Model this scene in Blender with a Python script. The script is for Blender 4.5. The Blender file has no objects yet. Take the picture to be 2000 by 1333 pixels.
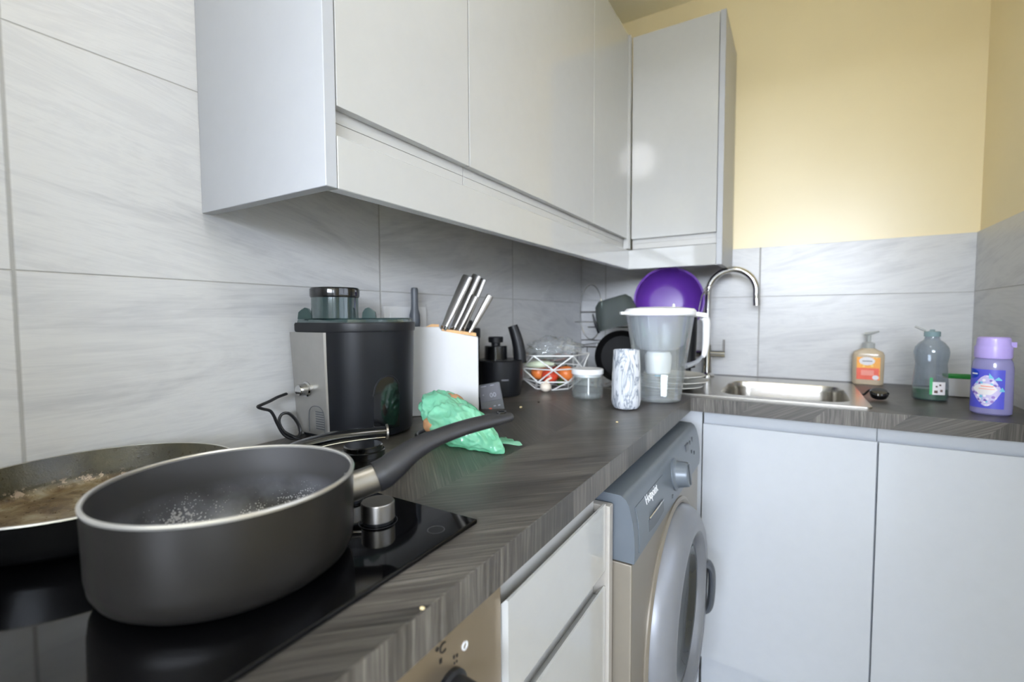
import bpy, bmesh, math, random
from mathutils import Vector, Matrix, noise as mnoise
random.seed(7)
SC = bpy.context.scene
COL = SC.collection
pi = math.pi
WT = 0.91            # worktop height
T = Matrix.Translation
def RX(a): return Matrix.Rotation(a, 4, 'X')
def RY(a): return Matrix.Rotation(a, 4, 'Y')
def RZ(a): return Matrix.Rotation(a, 4, 'Z')

# ------------------------------------------------------------------ materials
def lin(c):
    def f(v):
        v = v / 255.0
        return v / 12.92 if v <= 0.04045 else ((v + 0.055) / 1.055) ** 2.4
    return (f(c[0]), f(c[1]), f(c[2]), 1.0)
class NT:
    def __init__(self, name):
        self.m = bpy.data.materials.new(name); self.m.use_nodes = True
        self.t = self.m.node_tree; self.t.nodes.clear()
        self.out = self.t.nodes.new('ShaderNodeOutputMaterial')
    def n(self, typ, ins=None, **kw):
        nd = self.t.nodes.new(typ)
        for k, v in kw.items(): setattr(nd, k, v)
        if ins:
            for k, v in ins.items(): self.set(nd, k, v)
        return nd
    def set(self, nd, k, v):
        s = nd.inputs[k]
        if isinstance(v, bpy.types.NodeSocket): self.t.links.new(v, s)
        else: s.default_value = v
    def math(self, op, a, b=None, c=None):
        nd = self.n('ShaderNodeMath', operation=op)
        for i, v in enumerate((a, b, c)):
            if v is not None: self.set(nd, i, v)
        return nd.outputs[0]
    def comb(self, x, y, z):
        nd = self.n('ShaderNodeCombineXYZ')
        for i, v in enumerate((x, y, z)): self.set(nd, i, v)
        return nd.outputs[0]
    def pos(self, local=False):
        if local:
            o = self.n('ShaderNodeTexCoord').outputs['Object']
        else:
            o = self.n('ShaderNodeNewGeometry').outputs['Position']
        s = self.n('ShaderNodeSeparateXYZ', {0: o})
        return o, s.outputs[0], s.outputs[1], s.outputs[2]
    def noise(self, vec, scale, detail=4, rough=0.55, dist=0.0):
        return self.n('ShaderNodeTexNoise', {'Vector': vec, 'Scale': scale, 'Detail': detail, 'Roughness': rough, 'Distortion': dist}).outputs[0]
    def ramp(self, fac, stops, interp='LINEAR'):
        nd = self.n('ShaderNodeValToRGB', {0: fac}); cr = nd.color_ramp; cr.interpolation = interp
        while len(cr.elements) < len(stops): cr.elements.new(0.5)
        for e, (p, c) in zip(cr.elements, stops):
            e.position = p; e.color = c if len(c) == 4 else lin(c)
        return nd.outputs[0]
    def mix(self, fac, a, b, typ='RGBA', blend='MIX'):
        nd = self.n('ShaderNodeMix', data_type='RGBA', blend_type=blend)
        self.set(nd, 0, fac); self.set(nd, 6, a); self.set(nd, 7, b)
        return nd.outputs[2]
    def bump(self, h, strength=0.3, dist=0.002):
        return self.n('ShaderNodeBump', {'Height': h, 'Strength': strength, 'Distance': dist}).outputs[0]
    def bsdf(self, **kw):
        b = self.n('ShaderNodeBsdfPrincipled')
        for k, v in kw.items(): self.set(b, k.replace('_', ' '), v)
        return b.outputs[0]
    def done(self, sh):
        self.t.links.new(sh, self.out.inputs[0]); return self.m

def pbr(name, c, rough=0.4, metal=0.0, coat=0.0, coat_rough=0.05, var=0.06, vscale=40.0, spec=0.5, bump=0.0, bscale=200.0):
    t = NT(name); o, x, y, z = t.pos(True)
    nz = t.noise(o, vscale, 3)
    base = lin(c)
    lo = tuple(v * (1 - var) for v in base[:3]) + (1,); hi = tuple(min(1, v * (1 + var)) for v in base[:3]) + (1,)
    colr = t.ramp(nz, [(0.3, lo), (0.7, hi)])
    kw = dict(Base_Color=colr, Roughness=rough, Metallic=metal, Coat_Weight=coat, Coat_Roughness=coat_rough, Specular_IOR_Level=spec)
    if bump: kw['Normal'] = t.bump(t.noise(o, bscale, 2), bump, 0.001)
    return t.done(t.bsdf(**kw))
def thin(name, c, opacity=0.3, rough=0.08, tint=None, gloss=0.9, metal=0.0, trans=0.0):
    """thin see-through plastic or glass sheet"""
    t = NT(name); o, x, y, z = t.pos(True)
    nz = t.noise(o, 30, 2)
    base = lin(c)
    col = t.ramp(nz, [(0.3, tuple(v * 0.94 for v in base[:3]) + (1,)), (0.7, base)])
    body = t.bsdf(Base_Color=col, Roughness=rough, Subsurface_Weight=0.0)
    if trans:
        tl = t.n('ShaderNodeBsdfTranslucent', {'Color': col}).outputs[0]
        body = t.n('ShaderNodeMixShader', {0: trans, 1: body, 2: tl}).outputs[0]
    tr = t.n('ShaderNodeBsdfTransparent', {'Color': lin(tint or (245, 248, 248))}).outputs[0]
    gl = t.n('ShaderNodeBsdfGlossy', {'Roughness': rough, 'Color': (1, 1, 1, 1)}).outputs[0]
    fr = t.n('ShaderNodeLayerWeight', {'Blend': 0.35}).outputs[1]
    f2 = t.math('MULTIPLY', fr, gloss * 0.55)
    f2 = t.math('ADD', f2, 0.04 * gloss)
    g = t.n('ShaderNodeMixShader', {0: f2, 1: tr, 2: gl}).outputs[0]
    return t.done(t.n('ShaderNodeMixShader', {0: opacity, 1: g, 2: body}).outputs[0])

def mat_tile(name, axis, u0, v0, cols=None):
    """600x300 pale stone tiles with streaky veins and thin grout; axis = world axis along the wall"""
    t = NT(name); o, x, y, z = t.pos()
    a = y if axis == 'y' else x
    u = t.math('DIVIDE', t.math('SUBTRACT', a, u0), 0.603); v = t.math('DIVIDE', t.math('SUBTRACT', z, v0), 0.303)
    cu, cv = t.math('FLOOR', u), t.math('FLOOR', v)
    fu, fv = t.math('SUBTRACT', u, cu), t.math('SUBTRACT', v, cv)
    du = t.math('MULTIPLY', t.math('MINIMUM', fu, t.math('SUBTRACT', 1.0, fu)), 0.603)
    dv = t.math('MULTIPLY', t.math('MINIMUM', fv, t.math('SUBTRACT', 1.0, fv)), 0.303)
    d = t.math('MINIMUM', t.math('MULTIPLY', du, 0.7), t.math('MULTIPLY', dv, 1.6))
    grout = t.n('ShaderNodeMapRange', {0: d, 1: 0.0007, 2: 0.0022, 3: 1.0, 4: 0.0}).outputs[0]
    rnd = t.n('ShaderNodeTexWhiteNoise', {0: t.comb(cu, cv, 3.7)}).outputs[0]
    s1 = t.math('ADD', t.math('MULTIPLY', z, 5.5), t.math('MULTIPLY', a, t.math('SUBTRACT', t.math('MULTIPLY', rnd, 2.4), 0.9)))
    vec = t.comb(t.math('ADD', t.math('MULTIPLY', a, 1.3), t.math('MULTIPLY', rnd, 31.0)), s1, t.math('MULTIPLY', rnd, 9.0))
    n1 = t.noise(vec, 2.2, 6, 0.62, 0.9)
    n2 = t.noise(t.comb(t.math('MULTIPLY', a, 2.0), t.math('MULTIPLY', s1, 6.0), rnd), 3.0, 5, 0.6, 1.5)
    f = t.math('ADD', t.math('MULTIPLY', n1, 0.72), t.math('MULTIPLY', n2, 0.28))
    c = cols or [(0.28, (180, 181, 184)), (0.42, (202, 202, 203)), (0.52, (215, 215, 215)), (0.60, (206, 206, 207)), (0.74, (227, 227, 227))]
    col = t.ramp(f, c)
    col = t.mix(t.math('MULTIPLY', grout, 0.75), col, lin((150, 148, 143)))
    rough = t.math('ADD', 0.28, t.math('MULTIPLY', grout, 0.5))
    nrm = t.bump(t.math('SUBTRACT', 1.0, grout), 0.5, 0.0015)
    return t.done(t.bsdf(Base_Color=col, Roughness=rough, Normal=nrm, Specular_IOR_Level=0.4))

def mat_worktop():
    t = NT('dark_chevron_laminate'); o, x, y, z = t.pos()
    dz = t.math('SUBTRACT', WT, z)
    u = t.math('ADD', x, dz); v = t.math('SUBTRACT', y, dz)
    u = t.math('ADD', u, 0.052)
    col = t.math('FLOOR', t.math('DIVIDE', u, 0.16))
    s = t.math('SUBTRACT', 1.0, t.math('MULTIPLY', 2.0, t.math('MODULO', col, 2.0)))
    su = t.math('MULTIPLY', s, u); sv = t.math('MULTIPLY', s, v)
    across = t.math('MULTIPLY', t.math('ADD', v, su), 0.7071)
    along = t.math('MULTIPLY', t.math('SUBTRACT', u, sv), 0.7071)
    plank = t.math('FLOOR', t.math('DIVIDE', across, 0.085))
    rnd = t.n('ShaderNodeTexWhiteNoise', {0: t.comb(col, plank, 1.3)}).outputs[0]
    wav = t.noise(t.comb(t.math('MULTIPLY', along, 6.0), t.math('MULTIPLY', across, 14.0), rnd), 1.0, 2)
    ac2 = t.math('ADD', t.math('MULTIPLY', across, 420.0), t.math('MULTIPLY', wav, 5.0))
    vec = t.comb(t.math('ADD', t.math('MULTIPLY', along, 7.0), t.math('MULTIPLY', rnd, 40.0)), ac2, t.math('MULTIPLY', rnd, 17.0))
    g = t.noise(vec, 1.0, 4, 0.6, 0.3)
    big = t.noise(t.comb(t.math('MULTIPLY', along, 3.0), t.math('MULTIPLY', across, 18.0), rnd), 1.0, 3)
    f = t.math('ADD', t.math('MULTIPLY', g, 0.74), t.math('MULTIPLY', big, 0.26))
    c = t.ramp(f, [(0.33, (44, 42, 40)), (0.46, (67, 63, 60)), (0.54, (83, 79, 75)), (0.68, (114, 110, 104))])
    vv = t.math('ADD', 0.62, t.math('MULTIPLY', rnd, 0.62))
    c = t.mix(1.0, c, t.comb(vv, vv, t.math('MULTIPLY', vv, 0.98)), blend='MULTIPLY')
    return t.done(t.bsdf(Base_Color=c, Roughness=t.math('ADD', 0.30, t.math('MULTIPLY', g, 0.16)), Normal=t.bump(g, 0.12, 0.0006), Specular_IOR_Level=0.5))

def mat_paint(name, c, rough=0.45):
    t = NT(name); o, x, y, z = t.pos()
    base = lin(c); n1 = t.noise(o, 3.0, 3)
    col = t.ramp(n1, [(0.3, tuple(v * 0.97 for v in base[:3]) + (1,)), (0.7, base)])
    return t.done(t.bsdf(Base_Color=col, Roughness=rough, Normal=t.bump(t.noise(o, 260, 2), 0.05, 0.0006), Specular_IOR_Level=0.5))

def mat_pan_inside(name, kind):
    t = NT(name); o, x, y, z = t.pos(True)
    if kind == 'flakes':
        vo = t.n('ShaderNodeTexVoronoi', {'Vector': o, 'Scale': 380.0}).outputs[0]
        reg = t.noise(o, 26, 3, 0.6)
        low = t.n('ShaderNodeMapRange', {0: z, 1: 0.050, 2: 0.020, 3: 0.0, 4: 1.0}).outputs[0]
        thr = t.math('MULTIPLY', t.math('MULTIPLY', t.math('SUBTRACT', reg, 0.38), 1.7), low)
        sp = t.math('LESS_THAN', vo, thr)
        haze = t.n('ShaderNodeMapRange', {0: t.noise(o, 18, 4), 1: 0.38, 2: 0.66, 3: 0.0, 4: 0.7}).outputs[0]
        c = t.mix(t.math('MULTIPLY', haze, low), lin((54, 53, 53)), lin((150, 152, 162)))
        c = t.mix(t.math('MULTIPLY', sp, 0.8), c, lin((205, 205, 208)))
        return t.done(t.bsdf(Base_Color=c, Roughness=0.42, Normal=t.bump(t.noise(o, 300, 2), 0.1, 0.0005)))
    n1 = t.noise(o, 22, 6, 0.65, 1.2); n2 = t.noise(o, 120, 4, 0.7)
    base = t.ramp(n1, [(0.25, (40, 28, 18)), (0.42, (92, 72, 46)), (0.55, (128, 112, 82)), (0.7, (166, 158, 140))])
    wall = t.ramp(n1, [(0.3, (38, 36, 26)), (0.6, (62, 58, 42)), (0.8, (78, 74, 58))])
    up = t.n('ShaderNodeMapRange', {0: z, 1: 0.006, 2: 0.014, 3: 0.0, 4: 1.0}).outputs[0]
    c = t.mix(up, base, wall)
    band = t.math('MULTIPLY', t.n('ShaderNodeMapRange', {0: z, 1: 0.018, 2: 0.008, 3: 0.0, 4: 1.0}).outputs[0], up)
    c = t.mix(t.math('MULTIPLY', band, t.math('GREATER_THAN', n2, 0.56)), c, lin((214, 190, 168)))
    return t.done(t.bsdf(Base_Color=c, Roughness=t.math('ADD', 0.16, t.math('MULTIPLY', n2, 0.3)), Normal=t.bump(n2, 0.5, 0.001)))

def mat_marble():
    t = NT('marbled_ceramic'); o, x, y, z = t.pos(True)
    v = t.comb(t.math('MULTIPLY', x, 42.0), t.math('MULTIPLY', y, 42.0), t.math('MULTIPLY', z, 11.0))
    n1 = t.noise(v, 1.0, 4, 0.6, 1.6)
    c = t.ramp(n1, [(0.0, (206, 209, 214)), (0.46, (204, 207, 213)), (0.52, (112, 120, 132)), (0.57, (176, 182, 190)), (0.64, (214, 215, 219))])
    return t.done(t.bsdf(Base_Color=c, Roughness=0.15, Coat_Weight=0.5))

def mat_label(name, base, spots, scale, seed):
    t = NT(name); o, x, y, z = t.pos(True)
    vo = t.n('ShaderNodeTexVoronoi', {'Vector': o, 'Scale': scale})
    r = t.n('ShaderNodeSeparateColor', {0: vo.outputs[1]}).outputs[0]
    pal = t.ramp(r, [(i / len(spots), c) for i, c in enumerate(spots)], 'CONSTANT')
    m = t.math('LESS_THAN', vo.outputs[0], 0.42)
    return t.done(t.bsdf(Base_Color=t.mix(m, lin(base), pal), Roughness=0.35))

M = {}
M['tileA'] = mat_tile('pale_stone_tiles_left', 'y', 0.1832 - 0.603, 1.504 - 0.303 * 4)
M['tileB'] = mat_tile('pale_stone_tiles_far', 'x', 0.7174 - 0.603 * 2, 1.2115 - 0.303 * 3)
M['tileC'] = mat_tile('pale_stone_tiles_right', 'y', 0.9, 1.2135 - 0.303 * 3)
M['worktop'] = mat_worktop()
M['cream'] = mat_paint('cream_wall_paint', (244, 229, 188), 0.30)
M['plain'] = mat_paint('white_wall_paint', (236, 236, 234), 0.6)
M['ceil'] = mat_paint('cream_ceiling_paint', (252, 245, 216), 0.6)
M['floor'] = pbr('pale_grey_floor', (206, 205, 203), 0.5)
M['gloss'] = pbr('gloss_light_grey', (182, 182, 180), 0.12, coat=0.6, coat_rough=0.03, var=0.01)
M['satin'] = pbr('satin_light_grey', (170, 172, 176), 0.35, var=0.01)
M['rail'] = pbr('grey_rail', (190, 189, 186), 0.35, var=0.01)
M['carcass'] = pbr('grey_carcass', (180, 180, 178), 0.5, var=0.02)
M['white_gloss'] = pbr('white_gloss_door', (188, 192, 198), 0.14, coat=0.6, coat_rough=0.03, var=0.01)
M['greige'] = pbr('greige_panel', (160, 155, 148), 0.3, coat=0.3, var=0.02)
M['oven'] = pbr('brushed_steel_beige', (162, 148, 130), 0.34, metal=0.85, var=0.05, vscale=12)
M['black_glass'] = pbr('black_glass', (5, 5, 6), 0.05, var=0.02, spec=0.35)
M['black_plastic'] = pbr('black_plastic', (20, 21, 24), 0.42, var=0.05, spec=0.3)
M['black_gloss'] = pbr('black_gloss', (12, 13, 15), 0.12, var=0.02, coat=0.3)
M['soft_black'] = pbr('soft_black_grip', (30, 30, 33), 0.5, var=0.06, bump=0.08, bscale=500)
M['juicer'] = pbr('charcoal_plastic', (15, 17, 21), 0.42, var=0.04, spec=0.25)
M['steel'] = pbr('brushed_steel', (158, 155, 151), 0.40, metal=1.0, var=0.05)
M['chrome'] = pbr('chrome', (205, 205, 205), 0.10, metal=1.0, var=0.02)
M['sink'] = pbr('sink_steel', (208, 204, 196), 0.24, metal=1.0, var=0.03, vscale=15)
M['silver_panel'] = pbr('silver_panel', (168, 166, 162), 0.32, metal=0.75, var=0.04)
M['pan_out'] = pbr('gunmetal_enamel', (36, 34, 32), 0.34, metal=0.4, var=0.06, vscale=60)
M['pan_rim'] = pbr('bare_aluminium', (206, 204, 200), 0.3, metal=0.8, var=0.05)
M['pan_in'] = mat_pan_inside('flaky_pan_coating', 'flakes')
M['pan_burnt'] = mat_pan_inside('burnt_pan_base', 'burnt')
M['pan_black'] = pbr('blackened_enamel', (10, 10, 10), 0.22, var=0.2, vscale=90)
M['matte_black'] = pbr('matte_black', (13, 13, 14), 0.6, var=0.1, spec=0.15)
M['white'] = pbr('white_plastic', (236, 236, 237), 0.3, var=0.01)
M['white_satin'] = pbr('white_block', (208, 208, 210), 0.35, var=0.01)
M['wood'] = pbr('pale_wood', (206, 160, 106), 0.5, var=0.18, vscale=60)
M['wire_white'] = pbr('white_wire', (226, 226, 224), 0.35, var=0.01)
M['cable'] = pbr('black_cable', (22, 22, 24), 0.35, var=0.03)
M['washer'] = pbr('washer_silver', (124, 117, 106), 0.36, metal=0.25, var=0.02)
M['fascia'] = pbr('washer_grey_fascia', (92, 99, 107), 0.36, metal=0.15, var=0.02)
M['washer_ring'] = pbr('washer_door_ring', (118, 120, 126), 0.38, metal=0.25, var=0.02)
M['dark_grey'] = pbr('dark_grey_plastic', (70, 74, 80), 0.4, var=0.04)
M['purple'] = pbr('purple_plastic', (94, 50, 146), 0.35, var=0.03)
M['lilac'] = pbr('lilac_cap', (190, 172, 240), 0.3, var=0.02)
M['lilac_liquid'] = thin('lilac_bottle', (172, 168, 220), 0.62, 0.12, (200, 196, 235))
M['clear'] = thin('clear_plastic', (235, 240, 246), 0.07, 0.05, (250, 252, 252))
M['frost'] = thin('milky_plastic', (238, 242, 250), 0.42, 0.2, (250, 252, 252), trans=0.5)
M['glass'] = thin('clear_glass', (225, 230, 230), 0.05, 0.03, (249, 251, 251), gloss=0.7)
M['smoke'] = thin('smoked_plastic', (84, 92, 90), 0.4, 0.6, (150, 158, 154), gloss=0.06)
M['teal'] = thin('smoky_teal_plastic', (64, 86, 88), 0.38, 0.08, (150, 178, 174))
M['greybottle'] = thin('clear_grey_bottle', (180, 190, 198), 0.14, 0.07, (214, 220, 226), gloss=0.7)
M['capplastic'] = thin('grey_green_cap', (150, 176, 180), 0.6, 0.12, (200, 214, 216))
M['green_liquid'] = pbr('green_washing_liquid', (0, 92, 38), 0.3, var=0.05, spec=0.2)
M['soapbottle'] = thin('pale_soap_bottle', (232, 214, 186), 0.66, 0.12, (240, 225, 200))
M['pump'] = thin('clear_pump', (212, 214, 212), 0.5, 0.1)
M['bag'] = thin('green_carrier_plastic', (160, 246, 210), 0.6, 0.12, (190, 246, 215), gloss=1.5, trans=0.3)
M['clearbag'] = thin('clear_bag', (215, 217, 220), 0.22, 0.1, gloss=1.3)
M['bread'] = pbr('bread_crust', (170, 128, 92), 0.7, var=0.25, vscale=40, bump=0.3, bscale=90)
M['green_sponge'] = pbr('green_scourer', (40, 140, 62), 0.9, var=0.2, vscale=300, bump=0.6, bscale=400)
M['garlic'] = pbr('garlic_skin', (240, 228, 212), 0.5, var=0.08, vscale=90)
M['tomato'] = pbr('red_fruit', (206, 70, 46), 0.25, var=0.2, vscale=35)
M['orange'] = pbr('orange_fruit', (232, 128, 62), 0.4, var=0.1, vscale=50, bump=0.2, bscale=300)
M['greenveg'] = pbr('dark_green_veg', (58, 78, 38), 0.4, var=0.25, vscale=50)
M['packet'] = pbr('pale_green_packet', (206, 216, 190), 0.35, var=0.08)
M['marble'] = mat_marble()
M['plate'] = pbr('white_glaze', (238, 237, 230), 0.12, coat=0.3, var=0.01)
M['crumb'] = pbr('crumb', (226, 206, 160), 0.8, var=0.2)
M['crumb_dark'] = pbr('dark_crumb', (60, 48, 38), 0.8, var=0.2)
M['oval'] = pbr('label_white', (240, 236, 238), 0.4, var=0.01)
M['label_yellow'] = mat_label('label_yellow_orange', (250, 170, 50), [(252, 190, 70), (250, 150, 40), (255, 214, 110)], 90, 1)
M['label_red'] = pbr('label_coral', (238, 96, 66), 0.4, var=0.06)
M['label_pink'] = pbr('label_pink', (246, 150, 132), 0.4, var=0.03)
M['label_blue'] = pbr('label_blue', (84, 86, 200), 0.35, var=0.06)
M['label_navy'] = pbr('label_roundel_blue', (20, 62, 176), 0.35, var=0.02)
M['label_flowers'] = mat_label('label_lavender_flowers', (206, 196, 236), [(232, 226, 246), (150, 120, 200), (246, 244, 252), (120, 96, 180), (120, 196, 226)], 130, 2)
M['label_grey'] = pbr('label_print_grey', (120, 120, 126), 0.5, var=0.02)
M['label_green'] = pbr('label_green', (36, 160, 92), 0.4, var=0.03)
M['label_brown'] = pbr('label_brown', (96, 70, 62), 0.5, var=0.1)
M['label_cyan'] = pbr('label_cyan', (120, 200, 226), 0.4, var=0.02)
M['hob_print'] = pbr('hob_print_grey', (58, 58, 60), 0.3, var=0.01)
M['print_black'] = pbr('black_print', (32, 28, 26), 0.5, var=0.01)
M['print_white'] = pbr('white_print', (226, 228, 232), 0.45, var=0.01)
M['led'] = pbr('orange_mark', (240, 96, 60), 0.4, var=0.02)
M['display'] = pbr('timer_display', (86, 88, 98), 0.2, var=0.03)
M['digit'] = pbr('pale_digit', (150, 152, 166), 0.4, var=0.01)
def mat_drum():
    t = NT('drum_glass'); o, x, y, z = t.pos(True)
    c = t.ramp(t.noise(o, 6, 2), [(0.3, (30, 34, 38)), (0.7, (52, 56, 60))])
    return t.done(t.bsdf(Base_Color=c, Roughness=0.06, Coat_Weight=0.6))
M['drum'] = mat_drum()
def mat_frosted():
    t = NT('dimming_pane_glass'); o, x, y, z = t.pos(True)
    c = t.ramp(t.noise(o, 60, 2), [(0.3, (FROST * 0.95, FROST * 0.97, FROST, 1)), (0.7, (FROST, FROST * 1.02, FROST * 1.05, 1))])
    a = t.n('ShaderNodeBsdfTranslucent', {'Color': c}).outputs[0]; d = t.n('ShaderNodeBsdfDiffuse', {'Color': (0.5, 0.5, 0.5, 1)}).outputs[0]
    return t.done(t.n('ShaderNodeAddShader', {0: a, 1: d}).outputs[0])
FROST = 0.16
M['frosted'] = mat_frosted()
def mat_fill_lamp():
    t = NT('fill_lamp_glow'); e = t.n('ShaderNodeEmission', {0: (1.0, 1.0, 1.02, 1), 1: FILL_LAMP}); return t.done(e.outputs[0])
FILL_LAMP = 22.0
M['fill_lamp_glow'] = mat_fill_lamp()

# ------------------------------------------------------------------ mesh helpers
def B(): return bmesh.new()
def xf(bm, mx, verts=None):
    bmesh.ops.transform(bm, matrix=mx, verts=verts or bm.verts); return bm
def box(bm, x0, x1, y0, y1, z0, z1, bev=0.0, seg=2, mi=0, mx=None):
    r = bmesh.ops.create_cube(bm, size=1.0)
    vs = r['verts']
    bmesh.ops.transform(bm, matrix=T(((x0 + x1) / 2, (y0 + y1) / 2, (z0 + z1) / 2)) @ Matrix.Diagonal((x1 - x0, y1 - y0, z1 - z0, 1)), verts=vs)
    es = list({e for v in vs for e in v.link_edges})
    fs = list({f for v in vs for f in v.link_faces})
    for f in fs: f.material_index = mi
    if bev > 0:
        b = bmesh.ops.bevel(bm, geom=es, offset=bev, segments=seg, profile=0.5, affect='EDGES')
        for f in b['faces']: f.material_index = mi
        vs = list({v for f in b['faces'] for v in f.verts} | {v for v in vs if v.is_valid})
    if mx is not None: bmesh.ops.transform(bm, matrix=mx, verts=vs)
    return bm
def loft(bm, rings, cap0=True, cap1=True, closed=True, mi=0):
    R = [[bm.verts.new(p) for p in ring] for ring in rings]
    n = len(R[0])
    for i in range(len(R) - 1):
        for j in range(n if closed else n - 1):
            k = (j + 1) % n
            f = bm.faces.new((R[i][j], R[i][k], R[i + 1][k], R[i + 1][j])); f.material_index = mi
    if cap0 and closed: bm.faces.new(list(reversed(R[0]))).material_index = mi
    if cap1 and closed: bm.faces.new(R[-1]).material_index = mi
    return bm
def lathe(bm, prof, mx=None, seg=40, mi=0, sx=1.0, sy=1.0, mis=None):
    """prof: list of (r, z); r == 0 makes a pole; mis: material index per profile segment"""
    rows = []
    for r, z in prof:
        if r <= 1e-7: rows.append([bm.verts.new((0, 0, z))])
        else: rows.append([bm.verts.new((r * sx * math.cos(2 * pi * k / seg), r * sy * math.sin(2 * pi * k / seg), z)) for k in range(seg)])
    for i in range(len(rows) - 1):
        a, b = rows[i], rows[i + 1]
        for k in range(seg):
            k2 = (k + 1) % seg
            if len(a) == 1 and len(b) == 1: continue
            if len(a) == 1: f = bm.faces.new((a[0], b[k2], b[k]))
            elif len(b) == 1: f = bm.faces.new((a[k], a[k2], b[0]))
            else: f = bm.faces.new((a[k], a[k2], b[k2], b[k]))
            f.material_index = mis[i] if mis else mi
    if mx is not None: bmesh.ops.transform(bm, matrix=mx, verts=[v for r in rows for v in r])
    return bm
def smooth_pts(pts, n=6, closed=False):
    P = [Vector(p) for p in pts]; out = []
    m = len(P)
    rng = range(m) if closed else range(m - 1)
    for i in rng:
        p0 = P[(i - 1) % m] if (closed or i > 0) else P[0] * 2 - P[1]
        p1, p2 = P[i], P[(i + 1) % m]
        p3 = P[(i + 2) % m] if (closed or i + 2 < m) else P[-1] * 2 - P[-2]
        for k in range(n):
            t = k / n
            out.append(0.5 * ((2 * p1) + (p2 - p0) * t + (2 * p0 - 5 * p1 + 4 * p2 - p3) * t * t + (3 * p1 - p0 - 3 * p2 + p3) * t ** 3))
    if not closed: out.append(P[-1])
    return out
def tube(bm, pts, r, seg=10, closed=False, smooth=0, mi=0, flat=None, up=None):
    """sweep a round (or flat = (a, b) elliptical) section along pts; r may be a list"""
    P = smooth_pts(pts, smooth, closed) if smooth else [Vector(p) for p in pts]
    n = len(P)
    def rad(i):
        if isinstance(r, (list, tuple)):
            f = i / (n - 1) * (len(r) - 1); k = min(int(f), len(r) - 2); return r[k] + (r[k + 1] - r[k]) * (f - k)
        return r
    def fl(i):
        if flat is None: return (1, 1)
        if isinstance(flat[0], (list, tuple)):
            f = i / (n - 1) * (len(flat) - 1); k = min(int(f), len(flat) - 2)
            return tuple(flat[k][q] + (flat[k + 1][q] - flat[k][q]) * (f - k) for q in (0, 1))
        return flat
    rings = []; nrm = None
    for i in range(n):
        if closed: tg = P[(i + 1) % n] - P[i - 1]
        else: tg = P[min(i + 1, n - 1)] - P[max(i - 1, 0)]
        tg.normalize()
        if nrm is None:
            u = Vector(up) if up else (Vector((0, 0, 1)) if abs(tg.z) < 0.9 else Vector((1, 0, 0)))
            nrm = (u - tg * u.dot(tg)).normalized()
        else:
            nrm = (nrm - tg * nrm.dot(tg)).normalized()
        bn = tg.cross(nrm); rr = rad(i); fa, fb = fl(i)
        rings.append([P[i] + nrm * (math.cos(2 * pi * k / seg) * rr * fa) + bn * (math.sin(2 * pi * k / seg) * rr * fb) for k in range(seg)])
    if closed: rings.append(rings[0])
    loft(bm, rings, not closed, not closed, True, mi)
    if closed: bmesh.ops.remove_doubles(bm, verts=bm.verts, dist=1e-6)
    return bm
def prism(bm, poly, z0, z1, mi=0, bev=0, mx=None, top=None):
    """poly: list of (x, y); top = (scale, cx, cy) scales the upper outline"""
    lo = [bm.verts.new((p[0], p[1], z0)) for p in poly]
    if top: hi = [bm.verts.new((top[1] + (p[0] - top[1]) * top[0], top[2] + (p[1] - top[2]) * top[0], z1)) for p in poly]
    else: hi = [bm.verts.new((p[0], p[1], z1)) for p in poly]
    n = len(poly)
    fs = [bm.faces.new((lo[i], lo[(i + 1) % n], hi[(i + 1) % n], hi[i])) for i in range(n)]
    fs += [bm.faces.new(list(reversed(lo))), bm.faces.new(hi)]
    for f in fs: f.material_index = mi
    vs = lo + hi
    if bev:
        es = list({e for f in fs[-2:] for e in f.edges})
        b = bmesh.ops.bevel(bm, geom=es, offset=bev, segments=2, profile=0.5, affect='EDGES')
        for f in b['faces']: f.material_index = mi
        vs = list({v for f in b['faces'] for v in f.verts} | {v for v in vs if v.is_valid})
    if mx is not None: bmesh.ops.transform(bm, matrix=mx, verts=vs)
    return bm
def rrect(w, d, r, n=5, cx=0, cy=0):
    out = []
    for qx, qy, a0 in ((1, 1, 0), (-1, 1, 90), (-1, -1, 180), (1, -1, 270)):
        for k in range(n + 1):
            a = math.radians(a0 + 90 * k / n)
            out.append((cx + qx * (w / 2 - r) + r * math.cos(a), cy + qy * (d / 2 - r) + r * math.sin(a)))
    return out
def ell(rx, ry, n=40, cx=0, cy=0):
    return [(cx + rx * math.cos(2 * pi * k / n), cy + ry * math.sin(2 * pi * k / n)) for k in range(n)]
def blob(bm, c, r, sub=3, amp=0.0, freq=20.0, mx=None, mi=0, seed=0.0):
    res = bmesh.ops.create_icosphere(bm, subdivisions=sub, radius=1.0)
    for v in res['verts']:
        d = v.co.copy()
        k = 1 + amp * mnoise.noise(d * freq + Vector((seed, seed * 2, 0)))
        v.co = Vector((d.x * r[0] * k, d.y * r[1] * k, d.z * r[2] * k))
    if mx is not None: bmesh.ops.transform(bm, matrix=mx, verts=res['verts'])
    bmesh.ops.translate(bm, vec=Vector(c), verts=res['verts'])
    return bm
def text(bm, body, size, mx, mi=0, depth=0.0004):
    cu = bpy.data.curves.new('tmp', 'FONT'); cu.body = body; cu.size = size; cu.extrude = depth
    cu.align_x = 'CENTER'; cu.align_y = 'CENTER'; cu.resolution_u = 3
    ob = bpy.data.objects.new('tmp', cu); COL.objects.link(ob)
    dg = bpy.context.evaluated_depsgraph_get()
    me = bpy.data.meshes.new_from_object(ob.evaluated_get(dg))
    me.transform(mx)
    k = len(bm.faces); bm.from_mesh(me); bm.faces.ensure_lookup_table()
    for f in bm.faces[k:]: f.material_index = mi
    bpy.data.objects.remove(ob); bpy.data.curves.remove(cu); bpy.data.meshes.remove(me)
    return bm
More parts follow.
